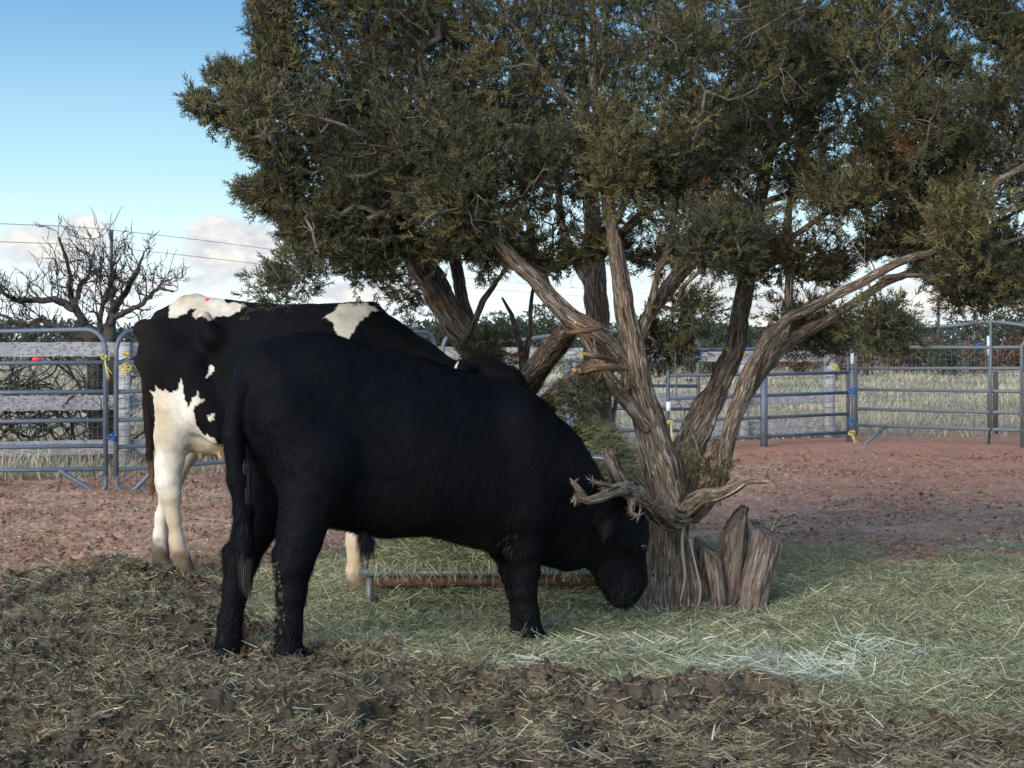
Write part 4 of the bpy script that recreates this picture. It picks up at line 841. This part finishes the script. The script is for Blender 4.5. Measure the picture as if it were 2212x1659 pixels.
def heap(name, label, peaks, nb, pal, par=None):
    """hay heap: soft core plus stalks lying all over its skin"""
    xs, ys = np.linspace(-.72, 1.0, 110), np.linspace(9.22, 10.9, 90); X, Y = np.meshgrid(xs, ys, indexing='ij')
    H = lambda x, y: gbase(x, y)-.03+sum(h*np.exp(-((x-a)/s)**2-((y-c)/u)**2) for a, c, h, s, u in peaks)+.035*fbm(x*5, y*5, o=4, s=401)+.02*fbm(x*16, y*16, o=2, s=402)
    Z = H(X, Y); mb = MB(); ix = np.arange(X.size).reshape(X.shape)
    mb.add(np.stack([X, Y, Z], -1), np.stack([ix[:-1, :-1], ix[1:, :-1], ix[1:, 1:], ix[:-1, 1:]], -1).reshape(-1, 4), (.085, .095, .05))
    x, y = rng.uniform(-.72, 1.0, nb), rng.uniform(9.24, 10.9, nb); z = H(x, y)
    k = z > gbase(x, y)+.03; x, y, z = x[k], y[k], z[k]+rng.random(k.sum())*.03; n = len(x)
    az = rng.uniform(0, 2*np.pi, n); e = rng.uniform(-.6, .7, n); d = np.stack([np.cos(az)*np.cos(e), np.sin(az)*np.cos(e), np.sin(e)], 1)
    ln = rng.uniform(.03, .11, n); ribbons(mb, np.stack([x, y, z], 1), d, unit(np.cross(d, rng.normal(size=(n, 3)))), ln, rng.uniform(.0022, .0042, n), ln*rng.uniform(-.5, .5, n), pal[rng.integers(0, len(pal), n)]*(.6+.7*rng.random((n, 1))), 3)
    return tag(mb.build(name, M_blade), label, 'hay')
heap('hay_heap', 'heaped green hay filling the feeder, tallest behind the juniper trunk', [(.52, 10.15, .70, .32, .42), (-.15, 9.75, .42, .42, .34), (.30, 9.8, .45, .4, .35), (-.5, 9.7, .22, .25, .3)], 60000, PH*1.0)
mb = MB(); n = 500
x = rng.uniform(XL+.05, XR-.1, n); d = unit(np.stack([rng.normal(0, .5, n), -np.abs(rng.normal(.3, .3, n)), rng.normal(-.6, .5, n)], 1)); ln = rng.uniform(.04, .11, n)
ribbons(mb, np.stack([x, np.full(n, YF-.01), ZT+.02+rng.random(n)*.05], 1), d, unit(np.cross(d, rng.normal(size=(n, 3)))), ln, np.full(n, .0032), ln*.3, PH[rng.integers(0, 8, n)]*1.2, 3)
tag(mb.build('hanging_hay', M_blade), 'wisps of hay hanging over the feeder\'s grey tube', 'hay', kind='stuff')
mb = MB(); c = P(922, 1276, 9.5); mb.tube(spline([c+np.array([-.045, 0, -.05]), c+np.array([-.045, 0, 0]), c+np.array([-.02, 0, .03])], 10), [.02,.035,.04,.045,.045,.045,.042,.035,.025,.01], 14)
mb.tube(spline([c+np.array([.04, 0, -.05]), c+np.array([.045, 0, .005]), c+np.array([.03, 0, .025])], 8), [.02,.035,.04,.042,.04,.035,.025,.01], 14)
tag(mb.build('mineral_block', M_dark), 'small dark block lying in hay under the feeder rail', 'block')

# ------------------------------------------------------------------ livestock panels round the pen
def lerp(a, b_, t): return np.array(a)*(1-t)+np.array(b_)*t
def panel(label, L, Rr, rails, top, foot, mt, rad=.021, bow=None, mids=(), round_=(1, 1), feet=(), braces=(), rb=.11):
    t_ = thing('livestock_panel', label, 'fence panel', 'tube panels round the pen')
    (xl, Yl), (xr, Yr) = L, Rr
    tl, tr = P(xl, top[0], Yl), P(xr, top[1], Yr); bl, br_ = P(xl, foot[0], Yl), P(xr, foot[1], Yr)
    h = unit(tr-tl); h[2] = 0; h = unit(h); up_ = np.array([0, 0, 1.])
    def corner(c, sgn, rise): # rounded corner from vertical to the rail
        return [c-up_*rb*(1-math.sin(a))+h*sgn*rb*(1-math.cos(a)) for a in np.linspace(0, math.pi/2, 7)]
    pts = [bl]+(corner(tl, 1, 0) if round_[0] else [tl])
    if bow:
        for (x_, y_) in bow:
            tt = (x_-xl)/(xr-xl); w0, w1 = Yr*tt, Yl*(1-tt); Yq = Yl*Yr/(Yr*(1-tt)+Yl*tt); pts.append(P(x_, y_, Yq))
    pts += (corner(tr, -1, 0)[::-1] if round_[1] else [tr])+[br_]
    pts = np.array(pts)
    if bow: k = 1+(7 if round_[0] else 1); e_ = len(pts)-1-(7 if round_[1] else 1); mid = spline(pts[k-1:e_+1], 40); pts = np.vstack([pts[:k-1], mid, pts[e_+1:]])
    mb = MB(); mb.tube(pts, rad, 12); mb.build('frame', mt, t_)
    for (ya, yb_) in rails:
        mb = MB(); mb.tube([P(xl, ya, Yl), lerp(P(xl, ya, Yl), P(xr, yb_, Yr), .5)+np.array([0, 0, rng.normal(0, .004)]), P(xr, yb_, Yr)], rad*.92, 10); mb.build('rail', mt, t_)
    for (x_, y0, y1, w_) in mids:
        tt = (x_-xl)/(xr-xl); Yq = Yl*Yr/(Yr*(1-tt)+Yl*tt)-.035; mb = MB(); mb.tube([P(x_, y0, Yq), P(x_, y1, Yq)], w_, 10); mb.build('upright', mt, t_)
    for fpts in feet: mb = MB(); mb.tube(spline([P(*p_) for p_ in fpts], 22), rad, 12); mb.build('foot', mt, t_)
    for (a, c) in braces: mb = MB(); mb.tube([P(*a), P(*c)], rad*.95, 10); mb.build('brace', mt, t_)
    return t_
panel('blue grey tube panel cut off by the photo\'s left edge', (-420, 16.6), (228, 16), [(790,783),(852,846),(915,908),(972,963),(1022,1013)], (724, 712), (1025, 1035), M_panel,
      feet=[[(228,1028,16),(228,1050,16),(218,1062,16),(205,1063,16),(190,1054,16),(150,1030,16),(128,1016,16)]], rb=.18)
panel('blue grey tube panel running behind the cow\'s hind legs', (251, 16), (940, 19.3), [(783,775),(847,828),(908,878),(966,928),(1015,967)], (715, 718), (1035, 985), M_panel,
      feet=[[(251,1028,16),(254,1050,16),(264,1062,16),(278,1063,16),(294,1054,16),(318,1030,16),(332,1016,16)]], rb=.18)
panel('bow topped tube panel partly hidden behind the leaning juniper stems', (957, 19.3), (1508, 20.3), [(779,781),(830,834),(879,884),(926,931),(968,972)], (722, 722), (985, 985), M_panel2, bow=[(1080,738),(1192,725),(1290,714),(1390,720.5)], mids=[(1228,775,985,.035)], rb=.14)
panel('blue grey tube panel between the two right juniper stems, half sunk in red dirt', (1443, 19.7), (1832, 21.5), [(811,804.8),(861,848),(909,894),(952,934),(992,972)], (757, 751), (1000, 958), M_panel, mids=[(1650,803,978,.042)], rb=.13)
panel('tall bow topped tube gate panel at the right, raised in its middle', (1849, 21.6), (2431, 19.8), [(749.5,749),(796,796),(841,851),(883,896),(918,935)], (700, 697), (940, 962), M_panel2, bow=[(1900,706.5),(1960,709.5),(2060,703),(2140,695),(2220,704),(2320,716)], mids=[(2140,695,928,.014)], braces=[((1912,922,21.3),(1866,962,20.9))], rb=.20)
panel('tube panel end with a standing leg at the far right edge', (2207, 20.4), (2800, 18.6), [(796,800),(850,858),(896,910),(930,950)], (735, 738), (966, 985), M_panel2, rb=.1)

def dt(x0, y0, Y0, x1, y1, Y1, n=2): return [P(x0, y0, Y0), P(x1, y1, Y1)]
# weathered board fence with welded wire behind the panels
wf = thing('board_fence', 'weathered white board fence with welded wire, just behind the tube panels', 'fence')
LINE = [(-520, 17.9), (905, 20.4), (1805, 22.4)]
def onl(px_):
    for (a, Ya), (c, Yc) in zip(LINE[:-1], LINE[1:]):
        if px_ <= c or (c == 1805):
            A, B = np.array([(a-CX)*Ya/F, Ya]), np.array([(c-CX)*Yc/F, Yc]); u = (px_-CX)/F
            t = (u*A[1]-A[0])/((B[0]-A[0])-u*(B[1]-A[1])); return A+(B-A)*t
def zl(px_, za, zb): return za+(zb-za)*smooth(-100, 1805, np.array(float(px_)))
PX = [-280, 270, 640, 905, 1232, 1605, 1790]
for i, p_ in enumerate(PX):
    c = onl(p_); zt = zl(p_, 1.29, 1.15)-(.02 if p_ > 1500 else 0)
    mb = MB(); mb.box((c[0], c[1]-.05, zt/2-.1), (.060, .05, zt/2+.1), 0.1, None, .003); o = mb.build('post', M_board, wf)
for za, zb, hh in ((1.205, 1.12, .073), (.665, .60, .075), (.19, .26, .075)):
    for a, c in zip(PX[:-1], PX[1:]):
        A, B = onl(a), onl(c); v0 = np.array([A[0], A[1]+.02, zl(a, za, zb)]); v1 = np.array([B[0], B[1]+.02, zl(c, za, zb)+rng.normal(0, .006)])
        d_ = unit(v1-v0)*.004; mb = MB(); n_ = 24; tt = np.linspace(0, 1, n_)[:, None]; ctr = (v0+d_)*(1-tt)+(v1-d_)*tt; q_ = []
        nrm = unit(np.cross(v1-v0, [0, 0, 1])); 
        for (s1, s2) in ((-1, -1), (1, -1), (1, 1), (-1, 1)): q_.append(ctr+nrm*.018*s1+np.array([0, 0, 1.])*(hh*s2+rng.normal(0, .002, (n_, 1))))
        V = np.stack(q_, 1).reshape(-1, 3); i_ = np.arange(n_-1)[:, None]*4; j = np.arange(4)[None, :]; ff = np.stack([i_+j, i_+(j+1) % 4, i_+4+(j+1) % 4, i_+4+j], -1).reshape(-1, 4)
        mb.add(V, np.vstack([ff, [[3,2,1,0]], [[(n_-1)*4, (n_-1)*4+1, (n_-1)*4+2, (n_-1)*4+3]]])); mb.build('board', M_board, wf, smooth_=False)
def mesh_wire(A, B, z0, z1, zA, zB, r, dx, dz, y_off, sag=.01):
    mb = MB(); L = np.linalg.norm(B-A); n = int(L/dx); 
    for k in range(n+1):
        p_ = A+(B-A)*k/n; g = zA+(zB-zA)*k/n; mb.tube([(p_[0], p_[1]+y_off, g+z0), (p_[0]+rng.normal(0, .004), p_[1]+y_off+rng.normal(0, .006), g+(z0+z1)/2), (p_[0], p_[1]+y_off, g+z1)], r, 3, cap=False)
    m = int(round((z1-z0)/dz)); t = np.linspace(0, 1, 30)
    for k in range(m+1):
        z = z0+(z1-z0)*k/m; pts = np.stack([A[0]+(B[0]-A[0])*t, A[1]+(B[1]-A[1])*t+y_off, zA+(zB-zA)*t+z+sag*fbm(t*6, t*0+k, o=2, s=k+500)], 1); mb.tube(pts, r*1.1, 3, cap=False)
    return mb
for a, c in ((-520, 905), (905, 1805)):
    A, B = onl(a), onl(c); mesh_wire(A, B, .05, 1.02, zl(a, .05, .12), zl(c, .05, .12), .0016, .055, .10, -.11).build('welded_wire', M_wire, wf)
w2 = thing('wire_fence', 'thin wire fence on slim posts across the dry field at the right', 'fence')
A, B = onl(1805), np.array([(2700-CX)*23.4/F, 23.4])
mesh_wire(A+np.array([0, .1]), B, .05, 1.05, .12, .08, .0017, .075, .12, 0, .05).build('wire_mesh', M_wire, w2)
for (a, y0, y1, Y, r, mt_) in ((2137, 780, 955, 22.3, .018, M_dark), (2150, 802, 945, 23.0, .035, M_pole), (2480, 790, 950, 22.8, .018, M_dark)):
    mb = MB(); mb.tube([P(a, y1, Y), P(a+.5, y0, Y)], r, 8); mb.build('post', mt_, w2)
# T posts with white caps and tied twine
for a, y0, y1, y2, Y, lab in ((1841, 752, 797, 965, 21.3, 'steel post with white cap where the two right panels meet'), (2136, 726, 768, 960, 21.0, 'steel post with white cap tied behind the bow topped gate panel')):
    t_ = thing('steel_post', lab, 'post'); mb = MB(); mb.tube([P(a, y2, Y), P(a, y0+8, Y)], .017, 8); mb.build('shaft', M_feed, t_)
    mb = MB(); mb.tube([P(a, y0+34 if a < 2000 else y1, Y), P(a, y0, Y)], .022, 10); mb.build('cap', M_white, t_)
def twine(px_, py_, Y, mt_, label, n=5, size=9, tail=20, r=.0045, wide=1.0):
    mb = MB(); size *= .72; n += 2
    for k in range(n):
        ph = rng.uniform(0, 6.28); c = np.array([px_, py_])+rng.normal(0, size*.25, 2); R_ = size*rng.uniform(.5, 1.1)
        th = np.linspace(0, 5.2, 12)+ph; mb.tube([P(c[0]+R_*wide*math.cos(u), c[1]+R_*.7*math.sin(u), Y+.03*math.sin(2*u+ph)-.02) for u in th], r, 5)
    for k in range(3 if tail else 0):
        dx = rng.normal(0, tail*.35); mb.tube(spline([P(px_, py_, Y-.03), P(px_+dx*.3, py_+tail*.5, Y-.04), P(px_+dx, py_+tail*rng.uniform(.7, 1.3), Y-.03)], 8), r*.9, 5)
    return tag(mb.build('baling_twine', mt_), label, 'twine', 'baling twine tied on the fences')
for a in ((226,772,15.94,M_yel,'yellow twine knotted on the rounded end of the leftmost panel',5,9,42), (273,765,17.7,M_yel,'yellow twine bow on top of the left fence post',6,9,0), (272,796,15.94,M_yel,'yellow twine tied crosswise on the second left panel',4,14,16),
          (243,945,15.94,M_blu,'blue twine lashing the two left panels together',6,12,6), (1446,770,19.6,M_yel,'yellow twine on the top left corner of the panel between juniper stems',6,8,10), (1449,913,19.6,M_yel,'yellow twine with a long tail low on the same panel\'s left end',6,7,34),
          (1509,765,20.0,M_blu,'blue twine high on the bow topped middle panel',6,9,14), (1607,762,21.8,M_yel,'yellow twine around the white post between the right stems',4,9,4), (1806,793,21.3,M_yel,'yellow twine on the wooden post near the right corner',5,11,8),
          (1841,755,21.2,M_blu,'blue twine at the top of the right corner post',6,11,8), (1843,843,21.2,M_blu,'blue twine halfway up the right corner post',6,10,18), (1842,908,21.2,M_blu,'blue twine near the foot of the right corner post',6,10,14),
          (1840,935,21.1,M_yel,'yellow twine hanging at the foot of the right corner post',5,8,30), (2112,749,20.8,M_blu,'blue twine tying the capped post to the gate panel',5,14,6), (1235,874,19.5,M_blu,'blue twine dangling on the middle panel behind the hay heap',6,12,50), (1255,768,19.8,M_yel,'yellow twine behind the orange broken branch',5,8,8)):
    twine(*a)
mb = MB(); mb.box(P(80, 775, 18.2), (.045, .006, .016), .1, None, .003); tag(mb.build('marker_tag', M_red), 'small red tag under the top board of the left fence', 'tag')
mb = MB(); mb.tube([P(1444, 868, 19.66), P(1444, 888, 19.66)], .024, 10); tag(mb.build('white_sleeve', M_white), 'white plastic sleeve round the upright of the panel between juniper stems', 'sleeve')

# ------------------------------------------------------------------ dead tree at the left and its brush pile
dtree = thing('dead_tree', 'leafless dead tree with crooked grey branches behind the left panel', 'tree')
def branchy(mb, p, d, L, r, depth, YC, curl=.28, kids=(2, 4)):
    n = 7; pts = [p]; q_ = p.copy(); dd = d.copy()
    for i in range(n):
        dd = unit(dd+rng.normal(0, curl, 3)*np.array([1, .7, 1])+np.array([0, 0, .06])); q_ = q_+dd*L/n; pts.append(q_.copy())
    pts = spline(pts, 14); mb.tube(pts, np.linspace(r, r*.45, 14), 7 if r > .02 else 5, cap=False)
    if depth <= 0: return
    for k in range(rng.integers(*kids)+1):
        i = int(rng.uniform(3, 13)) if k else 13
        d2_ = unit(unit(pts[min(i+1, 13)]-pts[i-1])+rng.normal(0, .62, 3)*np.array([1, .8, 1])+np.array([0, 0, .12])); branchy(mb, pts[i], d2_, L*rng.uniform(.45, .75), max(r*rng.uniform(.42, .65), .0045), depth-1, YC, curl, kids)
YD = 20.0
DL = [[(215,1040,YD,26),(210,900,YD,24),(205,790,YD,22),(200,735,YD,21),(184,705,YD,13),(165,668,YD,10),(157,640,YD,9),(150,610,YD,6),(146,580,YD,5),(128,510,YD,2)],
      [(160,668,YD,9),(130,650,YD,9),(90,648,YD,8),(50,650,YD,7),(10,636,YD,5),(-40,600,YD,3)], [(162,660,YD,7),(176,620,YD,6),(192,590,YD,4),(200,555,YD,2)],
      [(238,1040,YD,24),(238,880,YD,22),(237,780,YD,20),(238,720,YD,17),(246,680,YD,13),(268,640,YD,9),(290,600,YD,7),(304,570,YD,4),(314,545,YD,2)],
      [(248,685,YD,9),(285,665,YD,7),(320,645,YD,6),(340,625,YD,5),(372,630,YD,2)], [(196,735,YD,12),(140,715,YD,8),(90,695,YD,6),(40,700,YD,5),(-30,660,YD,3)],
      [(212,740,YD,9),(215,690,YD,7),(225,650,YD,6),(242,620,YD,4),(250,590,YD,2)], [(240,700,YD,9),(242,650,YD,8),(243,600,YD,6),(244,560,YD,4)]]
mb = MB(); tips = []
for i, pts in enumerate(DL):
    w = np.array([[*P(a, c, Y+(.0 if k < 4 else rng.normal(0, .25))), r*.8*Y/F] for k, (a, c, Y, r) in enumerate(pts)]); s = spline(w, 50)
    s[:, :3] += np.stack([fbm(np.arange(50)*.22, np.zeros(50)+i, o=3, s=600+i*3+k) for k in range(3)], 1)*.03
    mb.tube(s[:, :3], np.maximum(s[:, 3], .006), 12, (1, 1, 1), bark_flute(620+i, .12)); tips.append(s)
mb.build('trunk', M_dead, dtree)
mb = MB()
for i, s in enumerate(tips):
    k0 = 26 if i in (0, 3) else 8
    for k in range(k0, 48, 3):
        t_ = unit(s[min(k+1, 49), :3]-s[k-1, :3]); branchy(mb, s[k, :3], unit(t_*.5+rng.normal(0, .6, 3)*np.array([1, .8, 1])+np.array([0, 0, .35])), rng.uniform(.16, .40), min(max(s[k, 3]*.40, .006), .011), 2, YD, .20)
mb.build('branches', M_dead, dtree)
mb = MB()
for k in range(230):
    p = P(rng.uniform(-250, 255), 1000, 19.2+rng.random()*1.2); p[2] = rng.uniform(.25, 1.0)*rng.random()**.4+.1; d = unit(rng.normal(size=3)*np.array([1, .5, .5])); branchy(mb, p, d, rng.uniform(.3, .8), rng.uniform(.006, .018), 1, YD, .35, (1, 3))
tag(mb.build('brush_pile', M_dead), 'tangled pile of dead branches behind the left board fence', 'brush pile')

# ------------------------------------------------------------------ far: poles, wires, scrub line
def pole(px_, py_, Y, r, label, arm=0):
    t_ = thing('utility_pole', label, 'utility pole', 'utility poles beyond the field'); mb = MB(); a, c = P(px_, py_, Y), P(px_, 0, Y); c[2] = -.3; mb.tube([c, a], [r*1.2, r], 10); mb.build('shaft', M_pole, t_)
    if arm: mb = MB(); mb.box(a+np.array([0, -.1, -.3]), (arm, .06, .06)); mb.build('crossarm', M_pole, t_)
pole(241, 497, 110, .10, 'tall utility pole rising behind the dead tree at the left'); pole(1453, 640, 150, .10, 'slim utility pole seen between the middle juniper stems')
pole(1680, 663, 160, .10, 'utility pole with a crossarm, left of the long leaning stem', .45); pole(2027, 650, 130, .11, 'utility pole standing left of the bow topped gate\'s peak', .22)
def wire(pts): mb = MB(); mb.tube(spline([P(*p_) for p_ in pts], 60), .016, 4, cap=False); return mb
tag(wire([(-300,468,90),(0,483,98),(241,497,110),(600,541,135),(900,590,170),(1500,640,260),(2300,690,420)]).build('power_line', M_dark), 'upper power line sloping down to the right over the cows', 'power line')
tag(wire([(-300,508,90),(0,522,98),(241,535,110),(600,575,135),(900,612,170),(1500,655,260),(2300,700,420)]).build('power_line', M_dark), 'lower of the two power lines behind the dead tree', 'power line')
M_bush = mat('scrub_foliage', (1, 1, 1), .95, None, None, attr=True, spec=.05)
def bush(px_, Y, w, h, c, n, name, label, cat, grp, stems=0, base=(.05, .04, .035), leaf=.05):
    t_ = thing(name, label, cat, grp); x0 = (px_-CX)*Y/F; mb = MB()
    nb = max(3, int(n/60)); cs = np.stack([rng.normal(0, .42, nb)*w, rng.normal(0, .35, nb)*w, h*(.25+.6*rng.random(nb))], 1); pk = rng.integers(0, nb, n)
    off = rng.normal(0, 1, (n, 3))*np.array([w*.22, w*.22, h*.17]); root = cs[pk]+off; root[:, 2] = np.abs(root[:, 2]); lim = h*(1.05-.35*np.abs(root[:, 0]/w)**2); root[:, 2] = np.minimum(root[:, 2], lim)
    root += np.array([x0, Y, 0]); d = unit(rng.normal(size=(n, 3))+np.array([0, 0, .6])); sz = rng.uniform(.6, 1.4, n)*leaf*Y/60
    ribbons(mb, root, d, unit(np.cross(d, rng.normal(size=(n, 3)))), sz*2.2, sz, sz*.2, np.array(c)*(.55+.9*rng.random((n, 1)))*(.8+.4*rng.random((nb, 1))[pk]), 1, .3); mb.build('foliage', M_bush, t_)
    mb = MB()
    for k in range(max(stems, 3)):
        a = np.array([x0+rng.normal(0, w*.2), Y+rng.normal(0, w*.2), 0]); hh = h*(rng.uniform(.9, 1.4) if stems else rng.uniform(.4, .8)); e = a+np.array([rng.normal(0, w*.22), 0, hh]); m_ = (a+e)/2+np.array([rng.normal(0, .08), 0, 0])
        mb.tube(spline([a, m_, e], 5), np.linspace(.0006*Y, .0002*Y, 5), 4, tuple(base), cap=False)
    mb.build('stems', M_twig if not stems else M_bush, t_)
RU, BR, GR = (.125, .072, .048), (.115, .090, .070), (.050, .056, .040)
k_ = 0
for px_ in np.arange(1395, 2640, 44):
    k_ += 1; Y = rng.uniform(62, 80); sel = rng.random(); c = RU if sel < .38 else BR if sel < .8 else GR
    nm = 'rusty brown' if c is RU else 'grey brown' if c is BR else 'dark green'
    bush(px_+rng.normal(0, 10), Y, rng.uniform(.55, .9), rng.uniform(.95, 1.5), c, 1100, 'scrub_bush', nm+' bush in the scrub line across the field behind the right panels', 'bush', 'bushes of the scrub line', stems=int(rng.integers(0, 3)) if not (2080 < px_ < 2240 or 1600 < px_ < 1720) else 8)
for px_ in np.arange(-300, 1400, 75):
    k_ += 1; Y = rng.uniform(95, 130); bush(px_+rng.normal(0, 20), Y, rng.uniform(.9, 1.7), rng.uniform(1.1, 2.0), GR if rng.random() < .7 else BR, 700, 'scrub_bush', 'dark low bush on the horizon behind the cows and left panels', 'bush', 'bushes on the horizon')
for i, (px_, Y, w, h) in enumerate(((1790,110,2.0,2.6),(1560,110,2.0,2.4),(1180,70,1.4,2.5),(1075,70,1.2,2.2),(960,90,1.6,2.0),(2210,105,2.6,2.9),(330,60,.9,1.5))):
    bush(px_, Y, w, h, (.040, .046, .030), 2600, 'far_juniper', ['dark juniper beyond the field, left of the gate panel\'s end', 'dark juniper beyond the scrub between the two right stems', 'distant juniper seen under the middle stems', 'distant juniper right of the cow\'s neck', 'low distant juniper above the cow\'s neck', 'dark juniper at the horizon by the right edge', 'small dark bush showing between dead tree and cow\'s rump'][i], 'juniper', None, leaf=.05)
mb = MB(); n = 26000; px_ = rng.uniform(-700, 2900, n); Y = rng.uniform(190, 330, n); hh = (1.9+2.2*vnoise(px_*.012, Y*.01, s=801)+1.2*vnoise(px_*.05, Y*.02, s=802))*Y/260; x = (px_-CX)*Y/F
root = np.stack([x, Y, hh*rng.random(n)**.6], 1); d = unit(rng.normal(size=(n, 3))); sz = rng.uniform(.2, .5, n)
ribbons(mb, root, d, unit(np.cross(d, rng.normal(size=(n, 3)))), sz*1.8, sz, sz*.1, np.array([.040, .048, .042])*(.6+.8*rng.random((n, 1))), 1, .4)
tag(mb.build('distant_woodland', M_bush), 'dark band of far-off scrub woodland on the horizon', 'woodland', kind='stuff')
print('faces', sum(len(o.data.polygons) for o in bpy.data.objects if o.type == 'MESH'))
